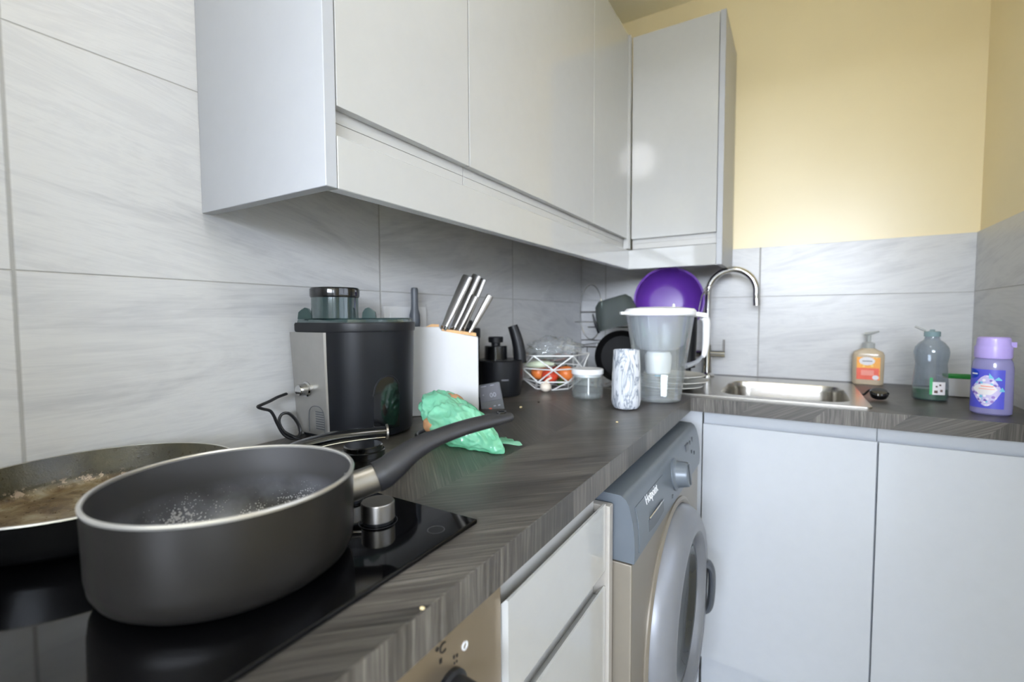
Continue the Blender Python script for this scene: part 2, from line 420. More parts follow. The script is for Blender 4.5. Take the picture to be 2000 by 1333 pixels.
def frame_mx(o, xdir, ydir):
    """matrix whose local x, y axes are xdir, ydir (made orthonormal), origin o"""
    x = Vector(xdir).normalized(); y = Vector(ydir); y = (y - x * y.dot(x)).normalized(); z = x.cross(y)
    m = Matrix((x, y, z)).transposed().to_4x4(); m.translation = Vector(o); return m

# ------------------------------------------------------------------ objects
def link(name, bm, mats, loc=(0, 0, 0), parent=None, ang=35):
    bmesh.ops.recalc_face_normals(bm, faces=bm.faces)
    me = bpy.data.meshes.new(name); bm.to_mesh(me); bm.free()
    me.transform(T(-Vector(loc)))
    for m in (mats if isinstance(mats, (list, tuple)) else [mats]): me.materials.append(M[m])
    me.shade_smooth(); me.set_sharp_from_angle(angle=math.radians(ang))
    o = bpy.data.objects.new(name, me); COL.objects.link(o)
    if ang < 180:
        wn = o.modifiers.new('weighted', 'WEIGHTED_NORMAL'); wn.keep_sharp = True; wn.weight = 60
    if parent is not None: o.parent = parent
    else: o.location = loc
    return o
def tag(o, label, cat, group=None):
    o['label'] = label; o['category'] = cat
    if group: o['group'] = group
    return o
class Thing:
    """an Empty at the thing's base; parts are built in world coordinates"""
    def __init__(s, name, loc, label, cat, group=None):
        s.loc = Vector(loc); s.e = bpy.data.objects.new(name, None); COL.objects.link(s.e)
        s.e.location = s.loc; s.e.empty_display_size = 0.02; tag(s.e, label, cat, group)
    def part(s, name, bm, mats, parent=None, label=None, ang=35):
        o = link(name, bm, mats, s.loc, parent or s.e, ang)
        if label: o['label'] = label
        return o
def single(name, bm, mats, loc, label, cat, group=None, ang=35):
    return tag(link(name, bm, mats, loc, None, ang), label, cat, group)
def struct(name, bm, mats, parent=None):
    o = link(name, bm, mats, (0, 0, 0), parent); o['kind'] = 'structure'; return o

# ================================================================== the room
L, W, CEIL = 2.0055, 1.319, 2.377
YB, XR = -3.2, 3.4
b = B(); box(b, -0.1, XR + 0.1, YB - 0.1, L + 0.1, -0.1, 0.0); struct('floor', b, 'floor')
b = B(); box(b, -0.1, XR + 0.1, YB - 0.1, -0.22, CEIL, CEIL + 0.1); box(b, -0.1, W + 0.12, -0.22, L + 0.1, CEIL, CEIL + 0.1); struct('ceiling', b, 'ceil')
b = B(); box(b, -0.1, 0.0, YB - 0.1, L + 0.1, 0.0, CEIL); struct('wall_left', b, 'tileA')
b = B(); box(b, 0.0, W, L, L + 0.1, 0.0, CEIL); struct('wall_far', b, 'cream')
RY0, RY1, RZ0, RZ1 = 0.10, 1.15, 1.0, 2.0
# added partition behind the viewer; its wide doorway shapes the incoming daylight
DX0, DZ = 0.37, 2.08
b = B(); box(b, 0.0, DX0, -0.34, -0.22, 0.0, CEIL); box(b, DX0, W, -0.34, -0.22, DZ, CEIL); box(b, W, XR, -0.34, -0.22, 0.0, CEIL); struct('added_partition', b, 'plain')
# side wall (out of the picture) with an added fill window
def wall_with_hole(axis, p0, p1, a0, a1, h0, h1, z0, z1):
    bm = B()
    def bb(u0, u1, zz0, zz1):
        if axis == 'x': box(bm, u0, u1, p0, p1, zz0, zz1)
        else: box(bm, p0, p1, u0, u1, zz0, zz1)
    bb(a0, h0, 0, CEIL); bb(h1, a1, 0, CEIL); bb(h0, h1, 0, z0); bb(h0, h1, z1, CEIL)
    return bm
WX0, WX1, WZ0, WZ1 = 0.4, 3.1, 1.35, 2.28
struct('wall_right', wall_with_hole('y', W, W + 0.12, -0.22, L + 0.1, RY0, RY1, RZ0, RZ1), 'cream')
struct('wall_back', wall_with_hole('x', YB - 0.1, YB, 0.0, XR, WX0, WX1, WZ0, WZ1), 'plain')
SY0, SY1, SZ0, SZ1 = -3.0, -2.55, 1.3, 2.2
struct('wall_side', wall_with_hole('y', XR, XR + 0.1, YB - 0.1, -0.22, SY0, SY1, SZ0, SZ1), 'plain')
def window(name, axis, p, u0, u1, z0, z1, nu):
    bm = B(); f = 0.045
    def bb(a0, a1, c0, c1):
        if axis == 'x': box(bm, a0, a1, p - 0.03, p + 0.03, c0, c1, 0.004, 1)
        else: box(bm, p - 0.03, p + 0.03, a0, a1, c0, c1, 0.004, 1)
    bb(u0, u1, z0, z0 + f); bb(u0, u1, z1 - f, z1); bb(u0, u0 + f, z0 + f, z1 - f); bb(u1 - f, u1, z0 + f, z1 - f)
    for i in range(1, nu):
        u = u0 + (u1 - u0) * i / nu; bb(u - f / 2, u + f / 2, z0 + f, z1 - f)
    zt = z0 + (z1 - z0) * 0.68
    bb(u0 + f, u1 - f, zt - f / 2, zt + f / 2)
    return struct(name, bm, 'white')
window('window_1', 'x', YB - 0.05, WX0, WX1, WZ0, WZ1, 2)
window('added_fill_window', 'y', XR + 0.05, SY0, SY1, SZ0, SZ1, 3)  # unseen side window, added as fill light for the left wall
w3 = window('window_3', 'y', W + 0.08, RY0, RY1, RZ0, RZ1, 2)
b = B(); b.faces.new([b.verts.new((W + 0.077, y, z)) for y, z in ((RY0 + 0.01, RZ0 + 0.01), (RY1 - 0.01, RZ0 + 0.01), (RY1 - 0.01, RZ1 - 0.01), (RY0 + 0.01, RZ1 - 0.01))]); struct('added_dimming_pane', b, 'frosted', w3)  # pane added to dim the sky light from this unseen window
# tile courses on the far and right walls
b = B(); box(b, 0.0, W - 0.008, L - 0.008, L, 0.9, 1.3955, 0.001, 1); struct('trim_1', b, 'tileB')
b = B(); box(b, W - 0.008, W, 1.39, L, 0.9, 1.3965, 0.001, 1); struct('trim_2', b, 'tileC')

# ================================================================== worktop, base units
XW, YW, TH = 0.5866, 1.3878, 0.0385
b = B()
z0, z1 = WT - TH, WT
SX0, SX1, SYa, SYb = 0.640, 0.972, 1.462, 1.800       # sink bowl opening
for (x0, x1, y0, y1) in ((0.0, XW, -0.215, YW), (0.0, SX0, YW, L - 0.008), (SX0, SX1, YW, SYa), (SX0, SX1, SYb, L - 0.008), (SX1, W - 0.008, YW, L - 0.008)):
    box(b, x0, x1, y0, y1, z0, z1)
bmesh.ops.remove_doubles(b, verts=b.verts, dist=1e-5)
single('worktop', b, 'worktop', (0.3, 0.6, z0), 'dark grey wood effect l shaped worktop along the tiled walls', 'worktop')

def jfront(bm, x, y0, y1, z0, z1, th=0.019, mi=0):
    """drawer front facing +x with a slanted grip along its top edge"""
    poly = [(x - th, z0), (x, z0), (x, z1), (x - 0.003, z1 + 0.0005), (x - th, z1 - 0.016)]
    a = [bm.verts.new((p[0], y0, p[1])) for p in poly]; c = [bm.verts.new((p[0], y1, p[1])) for p in poly]
    n = len(poly)
    for i in range(n): bm.faces.new((a[i], a[(i + 1) % n], c[(i + 1) % n], c[i]))
    bm.faces.new(list(reversed(a))); bm.faces.new(c)
    return bm
# drawer unit
t = Thing('drawer_unit', (0.3, 0.55, 0.0), 'narrow gloss light grey drawer unit between oven and washing machine', 'cabinet')
b = B(); box(b, 0.02, 0.565, 0.407, 0.694, 0.1, z0 - 0.0005, 0.001, 1); t.part('body', b, 'rail')
DX = 0.585
for (q0, q1) in ((0.739, 0.8462), (0.50, 0.712), (0.15, 0.473)):
    b = B(); jfront(b, DX, 0.4005, 0.6945, q0, q1); t.part('drawer_front', b, 'gloss')
b = B(); box(b, 0.05, 0.53, 0.407, 0.694, 0.0, 0.1); t.part('plinth', b, 'rail')
# filler panel by the washer
b = B(); box(b, 0.02, 0.5908, 0.6965, 0.7135, 0.0, 0.842, 0.0025, 2)
single('end_panel', b, 'greige', (0.3, 0.7, 0.0), 'greige glossy upright end panel between drawers and washing machine', 'panel')
# oven
t = Thing('oven', (0.3, 0.1, 0.0), 'built-in steel fronted oven under the hob with black knobs', 'oven')
b = B(); box(b, 0.03, 0.55, -0.19, 0.398, 0.0, z0 - 0.001, 0.002, 1); t.part('body', b, 'carcass')
b = B(); box(b, 0.55, 0.578, -0.19, 0.3985, 0.735, z0 - 0.001, 0.002, 2); t.part('control_panel', b, 'oven')
b = B(); box(b, 0.55, 0.578, -0.19, 0.3985, 0.14, 0.73, 0.003, 2); dr = t.part('door', b, 'black_glass')
b = B(); tube(b, [(0.605, -0.15, 0.69), (0.605, 0.36, 0.69)], 0.008, 12); tube(b, [(0.56, -0.12, 0.69), (0.60, -0.12, 0.69)], 0.006, 8); tube(b, [(0.56, 0.33, 0.69), (0.60, 0.33, 0.69)], 0.006, 8)
t.part('handle', b, 'steel', dr)
for yy in (0.3105, 0.105, -0.11):
    b = B(); lathe(b, [(0.0, 0.0), (0.023, 0.0), (0.023, 0.004), (0.0195, 0.006), (0.0185, 0.022), (0.016, 0.024), (0.0, 0.024)], T((0.578, yy, 0.806)) @ RY(pi / 2), 32)
    box(b, 0.582, 0.6025, yy - 0.002, yy + 0.002, 0.812, 0.824)
    t.part('knob', b, 'black_plastic')
b = B()
mxo = frame_mx((0.5785, 0.3005, 0.8545), (0, 1, 0), (0, 0, 1))
text(b, '\u00b0C', 0.013, mxo); 
for (yy, zz, s) in ((0.3003, 0.8453, 0.0014), (0.3185, 0.837, 0.0009), (0.323, 0.8357, 0.0009), (0.319, 0.831, 0.0006), (0.3225, 0.8305, 0.0006)):
    box(b, 0.5782, 0.5788, yy - s, yy + s, zz - s * 1.5, zz + s * 1.5)
t.part('print', b, 'print_black')
b = B(); lathe(b, [(0.0026, 0.0), (0.0042, 0.0), (0.0042, 0.001), (0.0026, 0.001), (0.0026, 0.0)], T((0.5781, 0.3346, 0.8376)) @ RY(pi / 2), 20); t.part('indicator_lamp', b, 'print_white')

# corner filler + sink base cabinet with two doors
b = B(); box(b, 0.05, 0.6135, 1.4115, 1.429, 0.0, z0 - 0.0005, 0.001, 1)
single('filler_panel', b, 'white_gloss', (0.3, 1.42, 0.0), 'white gloss filler panel in the corner beside the washing machine', 'panel')
def base_cab(name, x0, x1, label, px):
    t = Thing(name, ((x0 + x1) / 2, 1.7, 0.0), label, 'cabinet', 'white base cabinets under the sink worktop')
    b = B(); box(b, x0, x1, 1.431, L - 0.01, 0.145, 0.70, 0.001, 1)
    box(b, x0, x1, 1.431, 1.449, 0.70, z0 - 0.0005, 0.001, 1); t.part('body', b, 'white_gloss')
    b = B(); g = 0.0016
    poly = [(1.4295, 0.149), (1.41, 0.149), (1.41, 0.834), (1.4125, 0.8352), (1.4295, 0.822)]
    a = [b.verts.new((x0 + g, p[0], p[1])) for p in poly]; c = [b.verts.new((x1 - g, p[0], p[1])) for p in poly]
    for i in range(5): b.faces.new((a[i], a[(i + 1) % 5], c[(i + 1) % 5], c[i]))
    b.faces.new(a); b.faces.new(list(reversed(c)))
    t.part('door', b, 'white_gloss')
    b = B(); box(b, x0, x1, 1.46, 1.478, 0.0, 0.145); t.part('plinth', b, 'white_gloss')
base_cab('base_cabinet', 0.6155, 1.0115, 'white gloss base cabinet beneath the sink, next to the washing machine', 0)
base_cab('base_cabinet', 1.0125, W - 0.003, 'white gloss base cabinet against the right wall, below the bottles', 0)

# ================================================================== wall cabinets
XF, YF = 0.31, L - 0.31      # front planes
ZP, ZG, ZD, ZT = 1.311, 1.3817, 1.4189, 2.1288
def wall_cab(y0, y1, label, seam=True, door_y1=None):
    t = Thing('wall_cabinet', (0.15, (y0 + y1) / 2, ZG), label, 'cabinet', 'gloss grey wall cabinets above the worktop')
    b = B(); box(b, 0.0005, 0.2895, y0, y1, 1.404, ZT, 0.0008, 1); t.part('body', b, 'carcass')
    b = B()
    box(b, 0.272, 0.2945, y0 + 0.0006, y1 - 0.0006, ZG + 0.002, 1.403, 0.0006, 1)
    box(b, 0.2897, 0.2945, y0 + 0.0006, y1 - 0.0006, 1.4035, ZD + 0.012, 0.0006, 1); t.part('grip_rail', b, 'rail')
    b = B(); e = door_y1 or y1
    box(b, 0.2955, XF, y0 + 0.0012, e - 0.0012, ZD, ZT - 0.001, 0.0012, 2); t.part('door', b, 'gloss')
    return t
t = wall_cab(0.4222, 0.7175, 'narrow gloss grey wall cabinet closed by the big pale end panel')
b = B(); box(b, 0.0005, XF, 0.4036, 0.4216, ZP, ZT, 0.0008, 1); t.part('end_panel', b, 'satin', label='pale satin grey end panel facing the open tiles')
wall_cab(0.7180, 1.3440, 'wide gloss grey wall cabinet in the middle of the long run')
wall_cab(1.3446, 1.6940, 'gloss grey corner wall cabinet with a slim door in the long run', door_y1=1.672)
# corner post + cabinet on the far wall
b = B(); box(b, 0.2955, XF + 0.006, 1.6725, YF, ZG + 0.001, ZT, 0.001, 1); box(b, 0.27, 0.2953, 1.66 + 0.036, YF + 0.02, ZG + 0.001, ZT, 0.001, 1)
single('corner_post', b, 'gloss', (0.3, 1.69, ZG), 'slim gloss grey post in the inner corner of the wall cabinets', 'panel')
t = Thing('wall_cabinet', (0.46, 1.85, ZG), 'gloss grey wall cabinet on the far wall above the dish rack', 'cabinet', 'gloss grey wall cabinets above the worktop')
b = B(); box(b, 0.3175, 0.603, YF + 0.0205, L - 0.0085, 1.404, ZT, 0.0008, 1); t.part('body', b, 'carcass')
b = B(); box(b, 0.3185, 0.603, YF + 0.0155, YF + 0.036, ZG + 0.002, 1.4035, 0.0006, 1)
box(b, 0.3185, 0.603, YF + 0.0155, YF + 0.0202, 1.4036, ZD + 0.012, 0.0006, 1); t.part('grip_rail', b, 'rail')
b = B(); box(b, 0.3185, 0.6030, YF, YF + 0.0147, ZD, ZT - 0.001, 0.0012, 2); t.part('door', b, 'gloss')
b = B(); box(b, 0.6045, 0.6223, YF, L - 0.0003, 1.397, ZT, 0.0008, 1); box(b, 0.6045, 0.6223, YF, L - 0.0085, ZP, 1.397, 0.0008, 1)
t.part('end_panel', b, 'satin')
b = B()
box(b, XF - 0.018, XF, 0.4226, YF, ZP, ZG - 0.0012, 0.001, 1)
box(b, XF - 0.018, 0.6040, YF, YF + 0.018, ZP, ZG - 0.0012, 0.001, 1)
box(b, XF - 0.034, XF - 0.0185, 0.4226, YF, ZP + 0.004, ZP + 0.03, 0.001, 1)
single('pelmet', b, 'gloss', (XF - 0.01, 1.1, ZP), 'gloss grey pelmet strip running under all the wall cabinets', 'pelmet')

# ================================================================== washing machine
WMX, WY0, WY1 = 0.620, 0.7185, 1.3150
t = Thing('washing_machine', (0.32, 1.017, 0.0), 'silver grey front loading washing machine under the worktop', 'washing machine')
b = B(); box(b, 0.04, WMX, WY0, WY1, 0.012, 0.7445, 0.004, 2); box(b, 0.04, 0.56, WY0 + 0.003, WY1 - 0.003, 0.744, 0.849, 0.003, 2)
t.part('body', b, 'washer')
b = B()
prof = [(0.55, 0.747), (0.6235, 0.747), (0.6245, 0.765), (0.6235, 0.79), (0.6205, 0.815), (0.615, 0.838), (0.609, 0.849), (0.601, 0.8545), (0.55, 0.856)]
loft(b, [[(p[0], y, p[1]) for p in prof] for y in (WY0, WY0 + 0.003, WY1 - 0.003, WY1)]); fas = t.part('control_panel', b, 'fascia')
# drawer outline, dispenser grip, logo
def fx(z):
    for (a, c), (a2, c2) in zip(prof[1:], prof[2:]):
        if c <= z <= c2: return a + (a2 - a) * (z - c) / (c2 - c)
    return 0.6235
b = B()
loft(b, [[(fx(z) - 0.002, y, z), (fx(z) + 0.0012, y, z)][::1] for z, y in ((0.757, 0.738), (0.757, 0.738))], False, False, False) if False else None
rows = []
for y in (0.742, 0.925):
    rows.append([(fx(z) + 0.0013, y, z) for z in (0.756, 0.77, 0.785, 0.80, 0.815, 0.83)] + [(fx(z) - 0.004, y, z) for z in (0.83, 0.815, 0.80, 0.785, 0.77, 0.756)])
loft(b, rows); dw = t.part('detergent_drawer', b, 'fascia')
b = B()
rr = []
for k in range(9):
    u = k / 8; y = 0.80 + 0.105 * u; h = 0.010 + 0.004 * math.sin(pi * u)
    zc = 0.778
    rr.append([(fx(zc + h) + 0.0018, y, zc + h), (fx(zc - h) + 0.0018, y, zc - h), (fx(zc - h) - 0.002, y, zc - h), (fx(zc + h) - 0.002, y, zc + h)])
loft(b, rr); t.part('grip_recess', b, 'dark_grey', dw)
b = B(); tube(b, [(fx(0.792) + 0.002, 0.803, 0.790), (fx(0.79) + 0.004, 0.85, 0.7925), (fx(0.79) + 0.002, 0.90, 0.790)], 0.0016, 8, smooth=3); t.part('grip_lip', b, 'chrome', dw)
b = B(); zt = 0.8225
nrm = Vector((0.030, 0, 0.0078)).normalized()
text(b, 'Hotpoint', 0.0215, frame_mx((fx(zt) + 0.0016, 0.835, zt), (0, 1, 0), (-0.28, 0, 1)), depth=0.0003); t.part('logo', b, 'print_white')
# dial
dial = frame_mx((fx(0.803) - 0.002, 1.022, 0.803), (0, 1, 0), (-0.14, 0, 1))
b = B(); lathe(b, [(0.0, 0.0), (0.034, 0.0), (0.034, 0.004), (0.029, 0.007), (0.0275, 0.010), (0.0255, 0.028), (0.0235, 0.031), (0.0, 0.032)], dial, 36)
k = t.part('dial', b, 'fascia')
b = B(); box(b, -0.004, 0.004, -0.021, 0.021, 0.0315, 0.0335, 0.001, 1, mx=dial); t.part('pointer', b, 'dark_grey', k)
b = B()
for (y, z, w, h) in ((1.165, 0.822, 0.017, 0.012), ):
    box(b, fx(z) - 0.004, fx(z) + 0.0012, y - w, y + w, z - h, z + h, 0.001, 1)
t.part('display', b, 'dark_grey')
b = B()
for (y, z, w, h) in ((1.205, 0.828, 0.003, 0.005), (1.235, 0.829, 0.003, 0.006), (1.205, 0.806, 0.003, 0.004), (1.235, 0.796, 0.003, 0.004), (0.985, 0.768, 0.003, 0.0035), (1.13, 0.786, 0.0015, 0.003)):
    b = B(); box(b, fx(z) - 0.003, fx(z) + 0.002, y - w, y + w, z - h, z + h, 0.0006, 1); t.part('button', b, 'dark_grey')
# porthole door
dc = T((WMX, 1.030, 0.505)) @ RY(pi / 2) @ RZ(pi / 2)
b = B(); lathe(b, [(0.236, 0.0), (0.236, 0.003), (0.229, 0.0065), (0.222, 0.004), (0.222, 0.0)], dc, 64); t.part('door_surround', b, 'washer')
b = B(); lathe(b, [(0.2215, 0.0), (0.220, 0.014), (0.208, 0.032), (0.186, 0.043), (0.168, 0.042), (0.158, 0.032), (0.153, 0.012), (0.150, 0.002)], dc, 64)
dr = t.part('door_ring', b, 'washer_ring')
b = B(); lathe(b, [(0.152, 0.010), (0.138, 0.012), (0.128, 0.004), (0.121, -0.004), (0.07, -0.018), (0.0, -0.022)], T((0.012, 0, 0)) @ dc, 64); t.part('door_glass', b, 'drum', dr)
b = B(); lathe(b, [(0.153, 0.013), (0.1495, 0.0145), (0.141, 0.0145), (0.138, 0.0115)], T((0.010, 0, 0)) @ dc, 64); t.part('glass_seal', b, 'dark_grey', dr)
b = B()
hp = [(WMX + 0.018, 1.030 + 0.205 * math.cos(a), 0.505 + 0.205 * math.sin(a)) for a in [math.radians(q) for q in (-2, 4, 12, 20, 26)]]
hp = [(WMX + 0.026, 1.216, 0.405), (WMX + 0.046, 1.220, 0.418), (WMX + 0.052, 1.222, 0.465), (WMX + 0.049, 1.218, 0.520), (WMX + 0.028, 1.210, 0.536)]
tube(b, hp, 0.0115, 12, smooth=5, flat=(0.75, 1.6)); t.part('door_handle', b, 'dark_grey', dr)
b = B()
for (x, y) in ((0.10, 0.76), (0.10, 1.27), (0.56, 0.76), (0.56, 1.27)):
    b = B(); lathe(b, [(0.0, 0.0), (0.02, 0.0), (0.018, 0.0115), (0.0, 0.0115)], T((x, y, 0)), 14); t.part('foot', b, 'black_plastic')

# ================================================================== hob
HZ = 0.9155
t = Thing('hob', (0.29, 0.13, WT), 'black glass hob with steel knobs set on the worktop', 'hob')
b = B(); box(b, 0.035, 0.5345, -0.165, 0.4183, WT + 0.0003, HZ, 0.0015, 2); t.part('glass_top', b, 'black_glass')
for (x, y) in ((0.443, 0.358), (0.368, 0.382), (0.293, 0.382), (0.218, 0.382)):
    b = B(); lathe(b, [(0.0, 0.0), (0.0165, 0.0), (0.0165, 0.003), (0.018, 0.004), (0.018, 0.0215), (0.0172, 0.0228), (0.0, 0.0229)], T((x, y, HZ)), 40, mis=[1, 1, 1, 0, 0, 0])
    t.part('knob', b, ['steel', 'black_plastic'])
b = B()
lathe(b, [(0.0085, 0.0), (0.0092, 0.0), (0.0092, 0.0002), (0.0085, 0.0002), (0.0085, 0.0)], T((0.512, 0.374, HZ)), 32); t.part('touch_mark', b, 'hob_print')
b = B(); lathe(b, [(0.0202, 0.0), (0.0208, 0.0), (0.0208, 0.0002), (0.0202, 0.0002), (0.0202, 0.0)], T((0.443, 0.358, HZ)), 40)
t.part('knob_mark', b, 'hob_print')

# ================================================================== saucepan
PC = Vector((0.396, 0.229, HZ + 0.0003))
t = Thing('saucepan', PC, 'dark grey saucepan with a black curved handle on the hob front', 'saucepan')
b = B()
out = [(0.0, 0.0), (0.084, 0.0), (0.092, 0.002), (0.0985, 0.007), (0.102, 0.014), (0.1035, 0.024), (0.1045, 0.0785)]
inn = [(0.1018, 0.0785), (0.1010, 0.024), (0.0985, 0.012), (0.094, 0.0065), (0.086, 0.004), (0.0, 0.004)]
pr = out + inn
lathe(b, pr, T(PC), 96, mis=[0] * (len(out) - 1) + [2] + [1] * (len(inn) - 1)); t.part('pan_body', b, ['pan_out', 'pan_in', 'pan_rim'])
b = B(); lathe(b, [(0.1018, 0.0783), (0.1015, 0.0800), (0.1025, 0.0812), (0.1045, 0.0812), (0.1053, 0.0800), (0.1050, 0.0783), (0.1018, 0.0783)], T(PC), 96); t.part('rim', b, 'pan_rim')
hd = Vector((0.475, 0.880, 0)).normalized()
def hp_(d, z): return Vector((PC.x, PC.y, 0)) + hd * d + Vector((0, 0, z))
b = B(); tube(b, [hp_(0.1005, 0.966), hp_(0.113, 0.968), hp_(0.131, 0.9715)], [0.0165, 0.0158, 0.0158], 20, flat=(0.95, 0.8), up=(0, 0, 1)); t.part('ferrule', b, 'steel')
b = B()
tube(b, [hp_(0.129, 0.972), hp_(0.138, 0.975), hp_(0.152, 0.984), hp_(0.172, 0.996), hp_(0.20, 1.0055), hp_(0.235, 1.0125), hp_(0.270, 1.0165), hp_(0.291, 1.018), hp_(0.296, 1.018)],
     [0.0172, 0.0185, 0.0178, 0.0160, 0.0142, 0.0135, 0.0130, 0.0105, 0.005], 22, smooth=5, flat=[(0.95, 0.85), (0.8, 1.0), (0.62, 1.05), (0.6, 1.05), (0.55, 1.0)], up=(0, 0, 1))
h = t.part('handle', b, 'soft_black')
b = B(); lathe(b, [(0.0042, -0.001), (0.0065, -0.001), (0.0065, 0.001), (0.0042, 0.001), (0.0042, -0.001)], T(hp_(0.2815, 1.0245)), 20, sx=0.8, sy=1.2); t.part('hanging_hole', b, 'black_gloss', h)

# ================================================================== burnt frying pan
FC = Vector((0.1490, 0.2065, HZ + 0.0003))
t = Thing('frying_pan', FC, 'large blackened frying pan with burnt brown residue against the tiles', 'frying pan')
b = B()
out = [(0.0, 0.0), (0.112, 0.0), (0.120, 0.002), (0.127, 0.008), (0.132, 0.018), (0.1415, 0.0445)]
inn = [(0.1390, 0.0445), (0.1290, 0.018), (0.1240, 0.0095), (0.117, 0.0055), (0.108, 0.0045), (0.0, 0.0045)]
lathe(b, out + inn, T(FC), 96, mis=[0] * 5 + [2] + [1] * 5); t.part('pan_body', b, ['pan_black', 'pan_burnt', 'pan_rim'])
b = B(); lathe(b, [(0.1390, 0.0442), (0.1390, 0.0452), (0.1415, 0.0452), (0.1420, 0.0442), (0.1390, 0.0442)], T(FC), 96); t.part('rim', b, 'pan_rim')
fd = Vector((0.63, 0.777, 0)).normalized()
def fp(d, z): return Vector((FC.x, FC.y, 0)) + fd * d + Vector((0, 0, z))
b = B(); tube(b, [fp(0.137, 0.950), fp(0.165, 0.956), fp(0.19, 0.966)], [0.010, 0.0095, 0.009], 14, flat=(0.6, 1.5), up=(0, 0, 1)); t.part('handle_bracket', b, 'black_plastic')
b = B(); tube(b, [fp(0.185, 0.963), fp(0.22, 0.974), fp(0.26, 0.981), fp(0.30, 0.983), fp(0.324, 0.983)], [0.010, 0.0115, 0.0115, 0.011, 0.0105], 18, smooth=4, flat=(0.72, 1.15), up=(0, 0, 1)); h = t.part('handle', b, 'black_gloss')
b = B(); tube(b, [fp(0.324, 0.983), fp(0.3265, 0.983)], [0.0125, 0.0125], 18, flat=(0.8, 1.15), up=(0, 0, 1)); t.part('end_cap', b, 'steel', h)
sd = Vector((fd.y, -fd.x, 0))
b = B(); tube(b, [fp(d, z) + sd * 0.0118 + Vector((0, 0, -0.004)) for d, z in ((0.19, 0.963), (0.22, 0.973), (0.26, 0.9795), (0.30, 0.982), (0.322, 0.982))], 0.0011, 8, smooth=4); t.part('chrome_edge', b, 'chrome', h)

# ================================================================== juicer
JC = Vector((0.10, 0.66, WT))
t = Thing('juicer', JC, 'charcoal and silver electric juicer standing against the left tiles', 'juicer')
sec = [(0.022, 0.552), (0.104, 0.552), (0.135, 0.560), (0.163, 0.580), (0.181, 0.612), (0.188, 0.650), (0.181, 0.690), (0.160, 0.724), (0.122, 0.748), (0.07, 0.757), (0.022, 0.757)]
P = smooth_pts([(p[0], p[1], 0) for p in sec[1:]], 4); P = [Vector((sec[0][0], sec[0][1], 0))] + P
def jring(s, z, dx=0.0): return [(0.10 + dx + (p.x - 0.10) * s, 0.655 + (p.y - 0.655) * (1 + (s - 1) * 0.6), z) for p in P]
b = B(); loft(b, [jring(0.90, WT + 0.006), jring(0.925, WT + 0.012), jring(0.985, 1.06), jring(1.0, 1.115)]); body = t.part('body', b, 'juicer')
b = B(); loft(b, [jring(1.02, 1.1135), jring(1.035, 1.117), jring(1.035, 1.128), jring(1.02, 1.131)]); t.part('top_rim', b, 'black_plastic')
b = B()
yb = lambda z: 0.655 + (0.552 - 0.655) * (1 + ((0.90 + (1.0 - 0.90) * (z - WT) / 0.21) - 1) * 0.6)
def xs(x, z): return 0.10 + (x - 0.10) * (0.90 + 0.10 * (z - WT) / 0.21)
rows = [[(xs(0.006, z) , yb(z) - 0.004, z), (xs(0.1045, z), yb(z) - 0.004, z), (xs(0.1075, z), yb(z) + 0.002, z), (xs(0.008, z), yb(z) + 0.004, z)] for z in (WT + 0.012, 0.98, 1.05, 1.113)]
loft(b, rows); fp_ = t.part('front_panel', b, 'silver_panel')
b = B(); lathe(b, [(0.0, 0.0), (0.0145, 0.0), (0.0145, 0.003), (0.0115, 0.005), (0.0105, 0.017), (0.009, 0.019), (0.0, 0.0195)], T((0.050, yb(1.005) - 0.004, 1.006)) @ RX(pi / 2), 28); t.part('speed_knob', b, 'chrome', fp_)
b = B()
for k in range(8):
    z = 0.933 + k * 0.0045
    box(b, 0.072, 0.095, yb(z) - 0.0046, yb(z) - 0.0036, z, z + 0.002)
t.part('vent_slots', b, 'dark_grey', fp_)
b = B()
ar = [(0.0525, 0.926), (0.0525, 0.955), (0.056, 0.968), (0.066, 0.975), (0.083, 0.975), (0.093, 0.968), (0.0965, 0.955), (0.0965, 0.926)]
tube(b, [(x, yb(z) - 0.0042, z) for x, z in ar], 0.0007, 6, smooth=3); t.part('embossed_arch', b, 'dark_grey', fp_)
# hand grip recess on the bulging side: a dark patch following the body with an arched top
def jsc(z): return 0.925 + (0.985 - 0.925) * (z - (WT + 0.012)) / (1.06 - WT - 0.012) if z < 1.06 else 0.985 + 0.015 * (z - 1.06) / 0.055
def jsurf(f, z, off):
    k = min(int(f), len(P) - 2); p = P[k].lerp(P[k + 1], f - k); q = P[k + 1] - P[k]
    nn = Vector((q.y, -q.x, 0)).normalized()
    s_ = jsc(z)
    return Vector((0.10 + (p.x - 0.10) * s_, 0.655 + (p.y - 0.655) * (1 + (s_ - 1) * 0.6), z)) + nn * off
f0, f1 = 11.6, 17.6
b = B(); rows = []
for i in range(17):
    u = i / 16; zt = 0.995 + 0.036 * math.sqrt(max(0.0, 1 - (2 * u - 1) ** 2))
    rows.append([jsurf(f0 + (f1 - f0) * u, 0.930 + (zt - 0.930) * k / 8, 0.0006) for k in range(9)])
loft(b, rows, False, False, False); t.part('grip_recess', b, 'black_gloss', body)
b = B(); tube(b, [jsurf(f0 + (f1 - f0) * i / 16, 0.995 + 0.036 * math.sqrt(max(0.0, 1 - (2 * i / 16 - 1) ** 2)), 0.0002) for i in range(17)], 0.0016, 8); t.part('grip_edge', b, 'black_plastic', body)
b = B(); loft(b, [jring(0.985, 1.131), jring(0.97, 1.1365), jring(0.93, 1.139)]); lid = t.part('lid', b, 'teal')
cx, cy = 0.097, 0.582
b = B(); lathe(b, [(0.0415, 1.139), (0.0415, 1.182), (0.039, 1.182), (0.039, 1.139)], T((cx, cy, 0)), 40); t.part('feed_chute', b, 'teal', lid)
